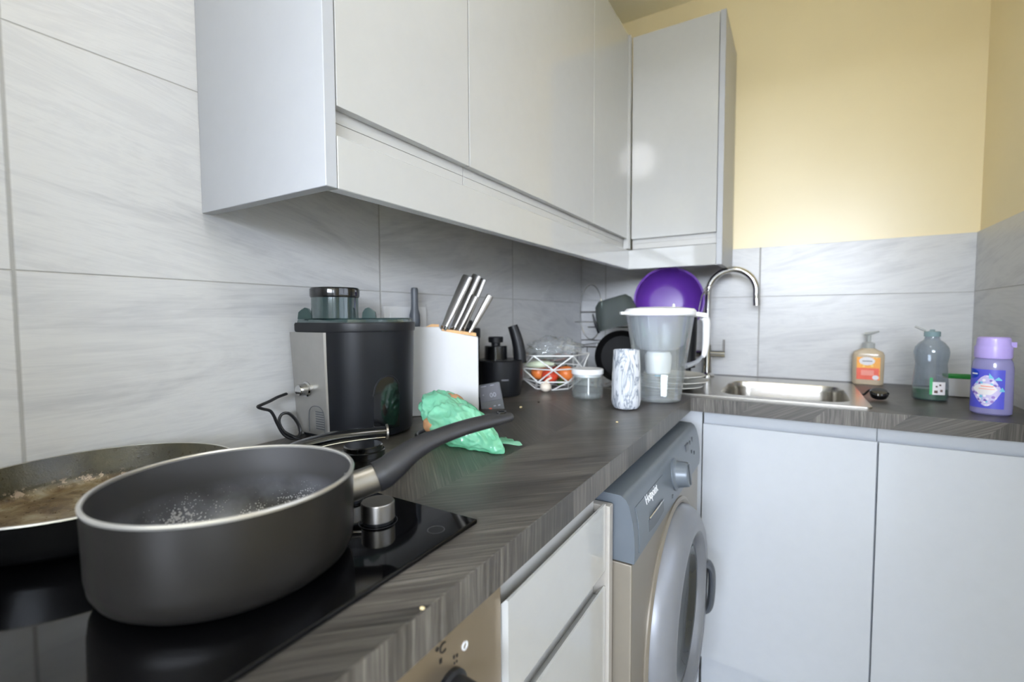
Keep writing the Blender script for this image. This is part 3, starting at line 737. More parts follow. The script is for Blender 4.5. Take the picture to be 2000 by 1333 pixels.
b = B(); lathe(b, [(0.0, 1.140), (0.0325, 1.140), (0.0325, 1.176), (0.0425, 1.177), (0.044, 1.180), (0.044, 1.192), (0.042, 1.195), (0.037, 1.1955), (0.034, 1.193), (0.0, 1.193)], T((cx, cy, 0)), 40); t.part('pusher', b, 'black_gloss')
for dx, w in ((-0.057, 1), (0.064, -1)):
    b = B()
    pol = [(-0.012, 0), (0.014, 0), (0.0125, 0.012), (0.008, 0.019), (0.002, 0.0215), (-0.004, 0.018), (-0.010, 0.013)]
    mx = frame_mx((cx + dx * 0.86, cy + dx * 0.52, 1.1375), (0.857, 0.515, 0), (0, 0, 1))
    prism(b, [(p[0] * w, p[1]) for p in pol], -0.004, 0.004, mx=mx); t.part('lid_clip', b, 'teal', lid)
b = B()
for (x, y) in ((0.04, 0.575), (0.14, 0.60), (0.04, 0.73), (0.13, 0.72)):
    b = B(); lathe(b, [(0, WT + 0.0003), (0.008, WT + 0.0003), (0.008, WT + 0.006), (0, WT + 0.006)], T((x, y, 0)), 14); t.part('foot', b, 'black_plastic')
# its cable, looped beside it
b = B()
tube(b, [(0.020, 0.5293, 0.998), (0.022, 0.510, 0.9945), (0.025, 0.4932, 0.990), (0.027, 0.478, 0.9868), (0.027, 0.4700, 0.984), (0.027, 0.4780, 0.979), (0.029, 0.4907, 0.9735), (0.03, 0.4975, 0.962), (0.03, 0.5016, 0.9509), (0.032, 0.512, 0.928), (0.036, 0.524, 0.917), (0.04, 0.536, 0.9165), (0.038, 0.5435, 0.926), (0.034, 0.5400, 0.944), (0.03, 0.5275, 0.9615), (0.028, 0.5140, 0.963), (0.027, 0.5085, 0.950), (0.032, 0.514, 0.932), (0.040, 0.530, 0.9185), (0.060, 0.5350, 0.9150), (0.085, 0.5380, 0.9145)], 0.0034, 10, smooth=4, flat=(0.8, 1.1))
single('power_cable', b, 'cable', (0.03, 0.5, WT), 'black power cable looped on the worktop in front of the juicer', 'cable')

# round dark tub between pan and juicer
TC = Vector((0.264, 0.4955, WT))
t = Thing('round_tub', TC, 'low round glossy black tub with a ridged rim behind the saucepan handle', 'tub')
b = B(); lathe(b, [(0.0, 0.0004), (0.026, 0.0004), (0.0275, 0.002), (0.0285, 0.014), (0.0295, 0.0145), (0.0295, 0.017), (0.0, 0.017)], T(TC), 44); t.part('base', b, 'black_gloss')
b = B(); lathe(b, [(0.0, 0.017), (0.031, 0.017), (0.0325, 0.018), (0.0325, 0.0255), (0.031, 0.0265), (0.029, 0.027), (0.029, 0.033), (0.027, 0.0345), (0.0, 0.0345)], T(TC), 44); t.part('lid', b, 'black_gloss')
# cable with a metal tip passing under the handle
b = B()
tube(b, [(0.2935, 0.5195, WT + 0.012), (0.298, 0.545, WT + 0.0065), (0.297, 0.58, WT + 0.0045), (0.287, 0.615, WT + 0.0043), (0.262, 0.637, WT + 0.0043), (0.236, 0.652, WT + 0.0043), (0.212, 0.672, WT + 0.0043), (0.203, 0.71, WT + 0.0043), (0.203, 0.75, WT + 0.0043)], 0.0036, 10, smooth=6)
t = Thing('lead', (0.29, 0.57, WT), 'thin black lead with a bright metal tip beside the black tub', 'cable')
t.part('cord', b, 'cable')
b = B(); tube(b, [(0.2935, 0.5195, WT + 0.012), (0.2925, 0.5125, WT + 0.0145)], [0.0032, 0.0022], 12); t.part('tip', b, 'chrome')

# ================================================================== knife block
def blk(v): return Vector(v)
KL, KR = Vector((0.078, 0.800, 0)), Vector((0.198, 0.900, 0))
kx = (KR - KL).normalized(); ky = Vector((-kx.y, kx.x, 0))
kmx = frame_mx((KL.x, KL.y, WT), kx, ky); kw = (KR - KL).length
t = Thing('knife_block', (KL + KR) / 2 + Vector((0, 0, WT)), 'white slanted knife block beside the juicer holding five steel knives', 'knife block')
b = B()
dpt = 0.055
pts = [(0.0, 0.0005), (kw, 0.0005), (kw, 0.184), (0.070, 0.197), (0.068, 0.2075), (0.0, 0.2075)]
fr = [b.verts.new(kmx @ Vector((x, 0, z))) for x, z in pts]; bk = [b.verts.new(kmx @ Vector((x, dpt, z))) for x, z in pts]
n = len(pts)
for i in range(n): b.faces.new((fr[i], fr[(i + 1) % n], bk[(i + 1) % n], bk[i]))
b.faces.new(fr); b.faces.new(list(reversed(bk)))
bmesh.ops.bevel(b, geom=list(b.edges), offset=0.0015, segments=1, affect='EDGES')
t.part('block', b, 'white_satin')
b = B()
for (x0, x1, za, zb) in ((0.072, kw - 0.004, 0.197, 0.186), (0.028, 0.066, 0.2078, 0.2078)):
    pp = [(x0, za - 0.004), (x1, zb - 0.004), (x1, zb + 0.0062), (x0, za + 0.0062)]
    if x0 < 0.05: pp = [(x0, za - 0.004), (x1, zb - 0.004), (x1, zb + 0.005), (x0 + 0.02, za + 0.006)]
    A = [b.verts.new(kmx @ Vector((x, 0.006, z))) for x, z in pp]; C = [b.verts.new(kmx @ Vector((x, dpt - 0.006, z))) for x, z in pp]
    for i in range(4): b.faces.new((A[i], A[(i + 1) % 4], C[(i + 1) % 4], C[i]))
    b.faces.new(A); b.faces.new(list(reversed(C)))
t.part('wood_insert', b, 'wood')
# knives: (base, tip) in block coordinates (x, depth, z), radii
KN = [((0.078, 0.012, 0.206), (0.134, 0.012, 0.326), 0.0100, 0.0150, 'thickest steel knife handle, standing nearest the juicer in the white block'),
      ((0.099, 0.031, 0.203), (0.157, 0.031, 0.330), 0.0088, 0.0136, 'tall steel knife handle at the back of the white block, left of its slim neighbour'),
      ((0.123, 0.046, 0.200), (0.172, 0.046, 0.322), 0.0075, 0.0115, 'tall steel knife handle at the back of the white block, half hidden'),
      ((0.110, 0.011, 0.197), (0.150, 0.011, 0.280), 0.0066, 0.0106, 'shorter steel knife handle in the front middle of the white block'),
      ((0.140, 0.024, 0.195), (0.188, 0.024, 0.281), 0.0050, 0.0086, 'slimmest steel knife handle at the right end of the white block')]
for a, c, r0, r1, lab in KN:
    A = kmx @ Vector(a); C = kmx @ Vector(c); d = (C - A)
    kt = Thing('knife', A, lab, 'knife', 'steel knives in the block')
    b = B(); tube(b, [A - d.normalized() * 0.0, A + d * 0.08, A + d * 0.3, A + d * 0.7, A + d * 0.96, C, C + d.normalized() * 0.0012], [r0, r0 * 0.98, r0 + (r1 - r0) * 0.55, r1 * 0.96, r1, r1 * 0.92, r1 * 0.6], 18, flat=(1.0, 0.5)); hh = kt.part('handle', b, 'steel')
    b = B(); tube(b, [A - d.normalized() * 0.006, A + d.normalized() * 0.004], [r0 * 0.85, r0 * 1.05], 14, flat=(1.02, 0.52)); kt.part('bolster', b, 'chrome')

# hand blender behind juicer, pan lid knob behind the block
HBp = Vector((0.026, 0.873, WT))
t = Thing('stick_blender', HBp, 'slim black upright stick blender against the tiles behind the juicer', 'blender')
b = B(); lathe(b, [(0.0, 0.0005), (0.020, 0.0005), (0.021, 0.02), (0.017, 0.06), (0.016, 0.16), (0.0155, 0.205), (0.0, 0.205)], T(HBp), 28); t.part('shaft', b, 'dark_grey')
b = B(); lathe(b, [(0.0, 0.2055), (0.0125, 0.2055), (0.0135, 0.215), (0.013, 0.236), (0.0095, 0.25), (0.0085, 0.262), (0.0088, 0.296), (0.0075, 0.3025), (0.0, 0.304)], T(HBp), 28); t.part('handle', b, 'dark_grey')
SBp = Vector((0.052, 1.045, WT))
t = Thing('storage_jar', SBp, 'black lidded jar hidden behind the knife block', 'jar')
b = B(); lathe(b, [(0.0, 0.0005), (0.038, 0.0005), (0.04, 0.003), (0.04, 0.172), (0.0, 0.172)], T(SBp), 32); t.part('body', b, 'black_gloss')
b = B(); lathe(b, [(0.0, 0.1725), (0.042, 0.1725), (0.042, 0.197), (0.040, 0.199), (0.022, 0.199), (0.021, 0.219), (0.018, 0.221), (0.0, 0.221)], T(SBp), 32); t.part('lid', b, 'black_plastic')
# wall socket
t = Thing('wall_socket', (0.004, 0.86, 1.123), 'white double wall socket on the tiles behind the juicer', 'socket')
b = B(); box(b, 0.0003, 0.0085, 0.790, 0.936, 1.080, 1.1665, 0.002, 2); t.part('plate', b, 'white')
for yy in (0.812, 0.905):
    b = B(); box(b, 0.0087, 0.0115, yy - 0.007, yy + 0.007, 1.135, 1.152, 0.001, 1); t.part('switch', b, 'white')
b = B()
for yy in (0.826, 0.892):
    for (dy, dz) in ((0, 0.008), (-0.011, -0.009), (0.011, -0.009)): 
        b = B(); box(b, 0.0082, 0.0089, yy + dy - 0.003, yy + dy + 0.003, 1.107 + dz - 0.0015, 1.107 + dz + 0.0015); t.part('pin_hole', b, 'print_black')

# ================================================================== green bag with bread
BGp = Vector((0.30, 0.70, WT))
b = B()
res = bmesh.ops.create_icosphere(b, subdivisions=6, radius=1.0)
A0, A1 = Vector((0.245, 0.698, 0.960)), Vector((0.386, 0.664, 0.924))
ax = (A1 - A0)
for v in res['verts']:
    d = v.co.copy()
    tt = (d.x + 1) / 2
    c = A0 + ax * tt
    wd = 0.062 * (1 - 0.62 * tt) ; ht = 0.060 * (1 - 0.72 * tt)
    side = Vector((-ax.y, ax.x, 0)).normalized()
    rad = math.sqrt(max(0.0, 1 - d.x * d.x)) + 1e-6
    p = c + side * (d.y * wd) + Vector((0, 0, d.z * ht)) + ax.normalized() * (d.x * 0.028)
    q = p * 24
    qs = Vector((q.x * 1.0 + q.z * 0.6, q.y * 2.0 - q.z * 0.8, q.z * 1.6))
    f1 = mnoise.noise(q * 0.8) * 0.010 + (0.35 - abs(mnoise.noise(qs * 1.2 + Vector((3, 1, 7))))) * 0.014 + (0.3 - abs(mnoise.noise(qs * 3.1))) * 0.005
    nrm = (side * d.y + Vector((0, 0, d.z)) + ax.normalized() * d.x * 0.6).normalized()
    p = p + nrm * f1
    if p.z < WT + 0.001: p.z = WT + 0.001 + 0.0006 * (mnoise.noise(q * 5) + 1)
    v.co = p
t = Thing('carrier_bag', BGp, 'crumpled green plastic bag lying behind the saucepan handle', 'bag')
t.part('bag', b, 'bag', ang=180)
b = B()
rows = []
for i in range(9):
    u = i / 8
    row = []
    for j in range(9):
        w = (j / 8 - 0.5)
        p = Vector((0.385, 0.665, WT + 0.010)) + Vector((0.018, 0.050, 0)) * u + Vector((0.030, -0.012, 0)) * (w * (1.0 + 0.7 * u))
        p.z = WT + 0.0022 + 0.012 * (1 - u) * (1 - abs(w) * 1.6) + 0.003 * (mnoise.noise(p * 70) + 1) * (1 - 0.2 * u) + 0.006 * abs(math.sin(w * 9 + u * 2))
        row.append(p)
    rows.append(row)
loft(b, rows, False, False, False); t.part('tail', b, 'bag', ang=180)
for i, (c, r, lab) in enumerate((((0.268, 0.706, 0.972), (0.030, 0.024, 0.022), 'brown bread roll at the top of the green bag, near the knife block'), ((0.274, 0.650, 0.944), (0.022, 0.016, 0.017), 'brown bread roll low in the green bag, facing the saucepan handle'))):
    b = B(); blob(b, c, r, 3, 0.12, 2.0, seed=i * 3.1); single('bread_roll', b, 'bread', c, lab, 'bread', 'bread rolls in the green bag')

# ================================================================== kitchen timer, chopper
TPp = Vector((0.185, 0.985, WT))
tl = frame_mx((0.178, 0.982, 0.937), (0.80, 0.585, 0.16), (-0.36, 0.30, 0.86))
t = Thing('kitchen_timer', (0.178, 0.985, WT), 'dark grey digital kitchen timer leaning between green bag and chopper', 'timer')
b = B(); prism(b, rrect(0.058, 0.076, 0.005, 3), -0.014, 0.0, bev=0.002, mx=tl); t.part('case', b, 'dark_grey')
b = B(); prism(b, rrect(0.050, 0.044, 0.002, 2, 0, 0.012), 0.0002, 0.0012, mx=tl); ds = t.part('display', b, 'display')
b = B(); text(b, '00', 0.017, tl @ T((0.006, 0.004, 0.0014)))
for (x, y, w) in ((-0.014, 0.0305, 0.007), (0.008, 0.0305, 0.005), (-0.018, 0.008, 0.0015)): box(b, x - w, x + w, y - 0.0008, y + 0.0008, 0.0012, 0.0016, mx=tl)
t.part('digits', b, 'digit', ds)
b = B()
for x in (0.006, 0.017):
    b = B(); box(b, x - 0.003, x + 0.003, -0.026, -0.023, 0.0002, 0.0016, 0.0004, 1, mx=tl); t.part('button', b, 'digit')
b = B(); box(b, -0.010, -0.003, -0.0325, -0.0285, 0.0, 0.0014, mx=tl); t.part('start_mark', b, 'led')
b = B(); prism(b, rrect(0.05, 0.010, 0.003, 3), -0.024, -0.0142, mx=tl @ T((0, -0.018, 0))); t.part('foot', b, 'dark_grey')

CHp = Vector((0.096, 1.157, WT))
t = Thing('food_chopper', CHp, 'black food chopper with a tall curved handle beside the wire basket', 'food chopper')
b = B(); lathe(b, [(0.0, 0.0005), (0.052, 0.0005), (0.058, 0.004), (0.063, 0.03), (0.065, 0.075), (0.066, 0.103), (0.063, 0.106), (0.0, 0.106)], T(CHp), 44); t.part('base', b, 'black_plastic')
b = B(); lathe(b, [(0.0, 0.1062), (0.034, 0.1062), (0.033, 0.144), (0.031, 0.146), (0.0, 0.146)], T(CHp + Vector((-0.012, -0.006, 0))), 36); jar = t.part('bowl', b, 'black_gloss')
b = B(); lathe(b, [(0.0, 0.1465), (0.013, 0.1465), (0.013, 0.154), (0.0215, 0.156), (0.022, 0.170), (0.020, 0.172), (0.0, 0.172)], T(CHp + Vector((-0.012, -0.006, 0))), 32); t.part('lid_knob', b, 'black_plastic')
e1 = Vector((0.857, 0.515, 0))
hc = CHp + e1 * 0.046
b = B(); tube(b, [hc + e1 * 0.012 + Vector((0, 0, 0.095)), hc + e1 * 0.010 + Vector((0, 0, 0.125)), hc + e1 * 0.004 + Vector((0, 0, 0.158)), hc + e1 * -0.004 + Vector((0, 0, 0.186)), hc + e1 * -0.010 + Vector((0, 0, 0.204))], [0.021, 0.021, 0.0195, 0.018, 0.0165], 16, smooth=5, flat=(0.9, 0.8), up=(1, 0, 0)); t.part('handle', b, 'black_plastic')
b = B()
fdir = Vector((0.62, -0.785, 0))
lm = frame_mx(CHp + Vector((0.70, -0.714, 0)).normalized() * 0.0640 + Vector((0, 0, 0.052)) , (0.714, 0.70, 0), (0, 0, 1))
for k in range(7): box(b, -0.0095 + k * 0.003 - 0.0011, -0.0095 + k * 0.003 + 0.0011, -0.0022, 0.0022, -0.0012, 0.0008, mx=lm @ RY((k - 3) * 0.045))
t.part('logo', b, 'label_grey')

# ================================================================== wire fruit basket + contents
FBp = Vector((0.168, 1.352, WT))
t = Thing('fruit_basket', FBp, 'white geometric wire fruit basket in the corner of the worktop', 'basket')
b = B(); wr = 0.0022
def hexr(R, z, off): return [FBp + Vector((R * math.cos(off + k * pi / 3), R * math.sin(off + k * pi / 3), z)) for k in range(6)]
r1, r2, r3 = hexr(0.118, 0.112, -0.55), hexr(0.108, 0.070, -0.55 + pi / 6), hexr(0.092, 0.030, -0.55)
r4 = hexr(0.060, 0.003, -0.55 + pi / 6)
for ring in (r1, r2, r3, r4):
    for k in range(6): tube(b, [ring[k], ring[(k + 1) % 6]], wr, 6)
for ra, rb, sh in ((r1, r2, 0), (r2, r3, 1), (r3, r4, 0)):
    for k in range(6):
        tube(b, [ra[k], rb[k]], wr, 6); tube(b, [ra[k], rb[(k - 1) % 6] if sh == 0 else rb[(k + 1) % 6]], wr, 6)
t.part('wire_frame', b, 'wire_white')
fr = [(FBp + Vector((0.010, -0.036, 0.044)), 0.027, 'tomato', 'red tomato at the front of the wire basket', 'tomato'),
      (FBp + Vector((0.044, 0.012, 0.048)), 0.028, 'orange', 'orange fruit at the right side of the wire basket', 'orange'),
      (FBp + Vector((-0.040, -0.012, 0.050)), 0.027, 'orange', 'orange fruit at the left side of the wire basket', 'orange'),
      (FBp + Vector((-0.002, 0.040, 0.044)), 0.026, 'tomato', 'red tomato at the back of the wire basket', 'tomato'),
      (FBp + Vector((0.042, -0.026, 0.024)), 0.013, 'greenveg', 'small dark green vegetable low in the wire basket', 'vegetable')]
for c, r, m, lab, cat in fr:
    ft = Thing(cat, c - Vector((0, 0, r)), lab, cat, 'fruit and vegetables in the wire basket')
    b = B(); blob(b, c, (r, r, r * 0.9), 3, 0.05, 1.2, seed=c.x * 50); ft.part('flesh', b, m)
    b = B(); lathe(b, [(0.0, -0.001), (0.005, 0.0), (0.003, 0.002), (0.0015, 0.004), (0.0, 0.005)], T(c + Vector((0, 0, r * 0.9))), 10); ft.part('stalk', b, 'greenveg')
b = B(); blob(b, FBp + Vector((-0.012, -0.062, 0.082)), (0.046, 0.018, 0.011), 3, 0.25, 2.0, mx=RZ(0.5)); single('food_packet', b, 'packet', FBp + Vector((-0.01, -0.06, 0.08)), 'pale green food packet lying on the fruit in the wire basket', 'packet')
b = B(); blob(b, (0, 0, 0), (1, 1, 1), 5)
for v in b.verts:
    d = v.co.copy(); q = d * 2.2
    k = 1 + 0.30 * mnoise.noise(q) + 0.22 * abs(mnoise.noise(q * 2.6 + Vector((5, 2, 1)))) + 0.1 * abs(mnoise.noise(q * 6))
    v.co = FBp + Vector((0.004, 0.0, 0.128)) + Vector((d.x * 0.078 * k, d.y * 0.066 * k, d.z * 0.033 * k))
single('plastic_bag', b, 'clearbag', FBp + Vector((0, 0, 0.1)), 'clear crumpled plastic bag on top of the wire fruit basket', 'bag', ang=180)
# garlic
g0 = Vector((0.186, 1.272, WT))
t = Thing('garlic_bulb', g0, 'white garlic bulb on the worktop in front of the wire basket', 'garlic')
b = B(); blob(b, g0 + Vector((0, 0, 0.0150)), (0.0175, 0.0175, 0.0145), 3, 0.06, 3.0); t.part('bulb', b, 'garlic')
b = B(); tube(b, [g0 + Vector((0, 0, 0.027)), g0 + Vector((0.003, 0.008, 0.036)), g0 + Vector((0.010, 0.020, 0.042))], [0.007, 0.004, 0.003], 10, smooth=3); t.part('neck', b, 'garlic')

# small jar
JP = Vector((0.332, 1.2455, WT))
t = Thing('storage_jar', JP, 'small clear jar with a white lid between basket and marbled tumbler', 'jar')
b = B(); lathe(b, [(0.0, 0.0006), (0.040, 0.0006), (0.043, 0.003), (0.044, 0.008), (0.044, 0.064), (0.042, 0.067), (0.0405, 0.067), (0.042, 0.063), (0.042, 0.008), (0.040, 0.005), (0.0, 0.005)], T(JP), 44); t.part('glass', b, 'glass')
b = B(); lathe(b, [(0.0, 0.0605), (0.0385, 0.0605), (0.0385, 0.067), (0.0435, 0.0675), (0.045, 0.070), (0.045, 0.080), (0.043, 0.0825), (0.0, 0.083)], T(JP), 44); t.part('lid', b, 'white')
b = B(); box(b, -0.0015, 0.0015, -0.0445, -0.0435, 0.014, 0.060, mx=T(JP) @ RZ(0.45)); t.part('painted_glint', b, 'print_white')  # white strip painted as the upright window highlight on the jar

# marbled tumbler
TP = Vector((0.4775, 1.139, WT))
b = B(); lathe(b, [(0.0, 0.0004), (0.022, 0.0004), (0.030, 0.004), (0.0345, 0.012), (0.0360, 0.024), (0.0355, 0.06), (0.0335, 0.11), (0.0318, 0.146), (0.0310, 0.1475), (0.0298, 0.1465), (0.031, 0.11), (0.0325, 0.03), (0.028, 0.008), (0.0, 0.006)], T(TP), 56)
single('tumbler', b, 'marble', TP, 'white marbled tumbler standing in front of the water filter jug', 'tumbler')

# ================================================================== water filter jug
JG = Vector((0.522, 1.290, WT))
ja = Vector((0.80, 0.60, 0)).normalized()
jm = frame_mx(JG, ja, (-ja.y, ja.x, 0))
t = Thing('water_filter_jug', JG, 'clear water filter jug with white lid and handle by the sink', 'jug')
def jr(rx, ry, z, cx=0.0): return [jm @ Vector((p[0], p[1], z)) for p in ell(rx * 1.1, ry * 1.05, 48, cx)]
b = B(); loft(b, [jr(0.048, 0.036, 0.0006), jr(0.053, 0.041, 0.003), jr(0.057, 0.046, 0.04), jr(0.066, 0.053, 0.11), jr(0.077, 0.060, 0.19), jr(0.083, 0.063, 0.232), jr(0.080, 0.060, 0.2325), jr(0.074, 0.057, 0.19), jr(0.063, 0.05, 0.11), jr(0.054, 0.043, 0.04), jr(0.050, 0.038, 0.006)]); t.part('body', b, 'clear')
b = B(); loft(b, [jr(0.030, 0.028, 0.138, -0.004), jr(0.044, 0.040, 0.141, -0.003), jr(0.057, 0.047, 0.152), jr(0.067, 0.053, 0.185), jr(0.074, 0.057, 0.230)], True, False); t.part('funnel', b, 'frost')
b = B(); lathe(b, [(0.0, 0.074), (0.028, 0.074), (0.0325, 0.078), (0.035, 0.112), (0.035, 0.124), (0.030, 0.134), (0.014, 0.1375), (0.0, 0.1375)], jm @ T((-0.004, 0, 0)), 36); c_ = t.part('filter_cartridge', b, 'white')
b = B(); lathe(b, [(0.0, 0.068), (0.008, 0.068), (0.010, 0.0738), (0.0, 0.0738)], jm @ T((-0.004, 0, 0)), 20); t.part('cartridge_outlet', b, 'label_cyan', c_)
b = B(); loft(b, [jr(0.0845, 0.0645, 0.2315), jr(0.087, 0.067, 0.2345), jr(0.087, 0.067, 0.2445), jr(0.082, 0.062, 0.250), jr(0.05, 0.036, 0.2545), jr(0.0, 0.0, 0.2555)], True, False)
bmesh.ops.remove_doubles(b, verts=b.verts, dist=1e-5)
prism(b, [(0.078, -0.022), (0.128, -0.015), (0.136, 0.0), (0.128, 0.015), (0.078, 0.022)], 0.231, 0.2435, bev=0.002, mx=jm @ T((0.078, 0, 0.235)) @ RY(0.12) @ T((-0.078, 0, -0.235)))
prism(b, [(-0.088, -0.02), (-0.110, -0.006), (-0.110, 0.006), (-0.088, 0.02)], 0.2345, 0.2425, bev=0.002, mx=jm)
lid = t.part('lid', b, 'white')
b = B(); lathe(b, [(0.0, 0.2535), (0.004, 0.2535), (0.003, 0.262), (0.0, 0.264)], jm @ T((0.032, -0.012, 0)), 12); t.part('lid_indicator', b, 'white', lid)
b = B(); tube(b, [jm @ Vector(p) for p in ((0.120, 0, 0.229), (0.130, 0, 0.218), (0.131, 0, 0.19), (0.130, 0, 0.15), (0.127, 0, 0.128), (0.122, 0, 0.117))], [0.013, 0.013, 0.0125, 0.0115, 0.0095, 0.006], 14, smooth=4, flat=(0.75, 1.0), up=(1, 0, 0)); t.part('handle', b, 'white')
b = B(); tube(b, [jm @ Vector(p) for p in ((0.072, 0, 0.094), (0.088, 0, 0.098), (0.108, 0, 0.107), (0.122, 0, 0.122))], [0.014, 0.012, 0.009, 0.006], 12, smooth=3, flat=(0.5, 1.2), up=(0, 0, 1)); t.part('handle_bracket', b, 'frost')

# ================================================================== sink, tap
SZ = WT + 0.0045
t = Thing('sink', (0.55, 1.66, WT), 'stainless steel sink with drainer set in the far worktop', 'sink')
b = B()
OX0, OX1, OY0, OY1 = 0.12, 1.002, 1.428, 1.905
def plate_with_hole(bm, outer, hole, z0, z1):
    n = len(outer)
    vo = [[bm.verts.new((p[0], p[1], z)) for p in outer] for z in (z0, z1)]
    vi = [[bm.verts.new((p[0], p[1], z)) for p in hole] for z in (z0, z1)]
    for i in range(n):
        k = (i + 1) % n
        bm.faces.new((vo[0][i], vo[0][k], vo[1][k], vo[1][i])); bm.faces.new((vo[1][i], vo[1][k], vi[1][k], vi[1][i])); bm.faces.new((vo[0][k], vo[0][i], vi[0][i], vi[0][k]))
    return vi
hole = rrect(SX1 - SX0 - 0.012, SYb - SYa - 0.012, 0.06, 8, (SX0 + SX1) / 2, (SYa + SYb) / 2)
outer = rrect(OX1 - OX0, OY1 - OY0, 0.012, 8, (OX0 + OX1) / 2, (OY0 + OY1) / 2)
plate_with_hole(b, outer, hole, WT + 0.0004, SZ)
def hr(s, z): 
    cx_, cy_ = (SX0 + SX1) / 2, (SYa + SYb) / 2
    return [(cx_ + (p[0] - cx_) * s, cy_ + (p[1] - cy_) * s, z) for p in hole]
loft(b, [hr(1.0, SZ), hr(0.985, SZ - 0.004), hr(0.97, SZ - 0.02), hr(0.95, SZ - 0.12), hr(0.91, SZ - 0.145), hr(0.80, SZ - 0.152), hr(0.2, SZ - 0.156)], False, True)
bmesh.ops.remove_doubles(b, verts=b.verts, dist=1e-5)
t.part('sink_top', b, 'sink')
b = B(); lathe(b, [(0.0, 0.002), (0.018, 0.002), (0.022, 0.003), (0.028, 0.0), (0.0, 0.0)], T(((SX0 + SX1) / 2, (SYa + SYb) / 2, SZ - 0.156)), 32); t.part('drain', b, 'chrome')
b = B()
for k in range(9):
    x = 0.15 + k * 0.048
    tube(b, [(x, 1.50, SZ), (x, 1.82, SZ)], 0.003, 8)
t.part('drainer_ridges', b, 'sink')
TPp = Vector((0.556, 1.872, SZ))
t = Thing('mixer_tap', TPp, 'chrome swan neck kitchen mixer tap behind the sink', 'tap')
b = B(); lathe(b, [(0.0, 0.0003), (0.027, 0.0003), (0.027, 0.005), (0.021, 0.010), (0.0175, 0.014), (0.0165, 0.115), (0.0145, 0.119), (0.0, 0.119)], T(TPp), 32); t.part('body', b, 'chrome')
b = B()
sp = [(0.556, 1.872, SZ + 0.115), (0.555, 1.872, 1.10), (0.555, 1.872, 1.19), (0.557, 1.871, 1.225)]
for k in range(0, 13):
    a = pi - (pi + 0.10) * k / 12
    sp.append((0.636 + 0.079 * math.cos(a), 1.868, 1.225 + 0.082 * math.sin(a)))
sp += [(0.7155, 1.866, 1.198), (0.7165, 1.866, 1.188)]
sp.pop(3)
tube(b, sp, 0.0108, 18, smooth=3); s_ = t.part('spout', b, 'chrome')
b = B(); lathe(b, [(0.0, 0.0), (0.0118, 0.0), (0.0118, 0.022), (0.0, 0.022)], T((0.7168, 1.866, 1.176)) @ RY(-0.05), 20); t.part('spout_tip', b, 'chrome', s_)
b = B(); tube(b, [(0.497, 1.872, 1.000), (0.617, 1.872, 1.000)], 0.0125, 20); bar = t.part('valve_bar', b, 'chrome')
b = B(); tube(b, [(0.612, 1.872, 1.010), (0.6125, 1.872, 1.053)], 0.0065, 14, flat=(0.6, 1.0)); t.part('lever', b, 'steel', bar)
b = B(); tube(b, [(0.502, 1.872, 1.010), (0.5015, 1.872, 1.053)], 0.0065, 14, flat=(0.6, 1.0)); t.part('lever', b, 'steel', bar)

# sink plug
b = B(); PP = Vector((1.035, 1.605, WT))
t = Thing('sink_plug', PP, 'black rubber sink plug lying beside the sink corner', 'plug')
lathe(b, [(0.0, -0.010), (0.018, -0.010), (0.0205, -0.004), (0.022, 0.004), (0.018, 0.008), (0.0, 0.009)], T(PP + Vector((0, 0, 0.0165))) @ RX(0.35), 28); t.part('plug', b, 'black_gloss')
b = B(); tube(b, [PP + Vector((-0.005, 0.0, 0.022)), PP + Vector((-0.018, 0.02, 0.022)), PP + Vector((-0.028, 0.045, 0.005)), PP + Vector((-0.03, 0.07, 0.0035))], 0.0028, 8, smooth=4); t.part('cord', b, 'black_plastic')

# ================================================================== things on the drainer
# wire dish rack with a round end hoop
DRp = Vector((0.30, 1.70, SZ))
t = Thing('dish_rack', DRp, 'chrome wire dish rack with a round end hoop in the far corner', 'dish rack')
hc = Vector((0.137, 1.765, 1.157)); hx = Vector((0.46, -0.888, 0)).normalized()
# hoop: seen narrow, so its plane runs away from the viewer
def hoop(c, R, xd, wr_, bm):
    tube(bm, [c + xd * (R * math.cos(2 * pi * k / 40)) + Vector((0, 0, R * math.sin(2 * pi * k / 40))) for k in range(40)], wr_, 8, closed=True)
hx = Vector((0.985, -0.17, 0)).normalized()
b = B()
tube(b, [hc + Vector((0.0505 * math.cos(2 * pi * k / 40) * 1.0, -0.09 * math.cos(2 * pi * k / 40) * 0.1, 0.108 * math.sin(2 * pi * k / 40))) for k in range(40)], 0.0026, 8, closed=True)
t.part('hoop', b, 'chrome')
b = B()
for (p, q, r) in (((0.088, 1.765, 1.157), (0.186, 1.765, 1.157), 0.003), ((0.075, 1.75, 1.118), (0.188, 1.79, 1.118), 0.002), ((0.135, 1.74, 1.098), (0.29, 1.775, 1.098), 0.0025), ((0.1, 1.76, 1.046), (0.19, 1.765, 1.046), 0.0025),
                  ((0.135, 1.60, 1.03), (0.47, 1.60, 1.03), 0.0025), ((0.135, 1.84, 1.03), (0.47, 1.84, 1.03), 0.0025), ((0.135, 1.60, 1.03), (0.135, 1.84, 1.03), 0.0025), ((0.47, 1.60, 1.03), (0.47, 1.84, 1.03), 0.0025),
                  ((0.135, 1.60, SZ + 0.02), (0.47, 1.60, SZ + 0.02), 0.0025), ((0.135, 1.84, SZ + 0.02), (0.47, 1.84, SZ + 0.02), 0.0025)):
    tube(b, [p, q], r, 8)
t.part('rails', b, 'chrome')
b = B()
for k in range(9):
    x = 0.15 + k * 0.038
    tube(b, [(x, 1.60, 1.03), (x, 1.60, SZ + 0.02), (x, 1.84, SZ + 0.02), (x, 1.84, 1.03)], 0.0015, 6)
t.part('bars', b, 'chrome')
b = B()
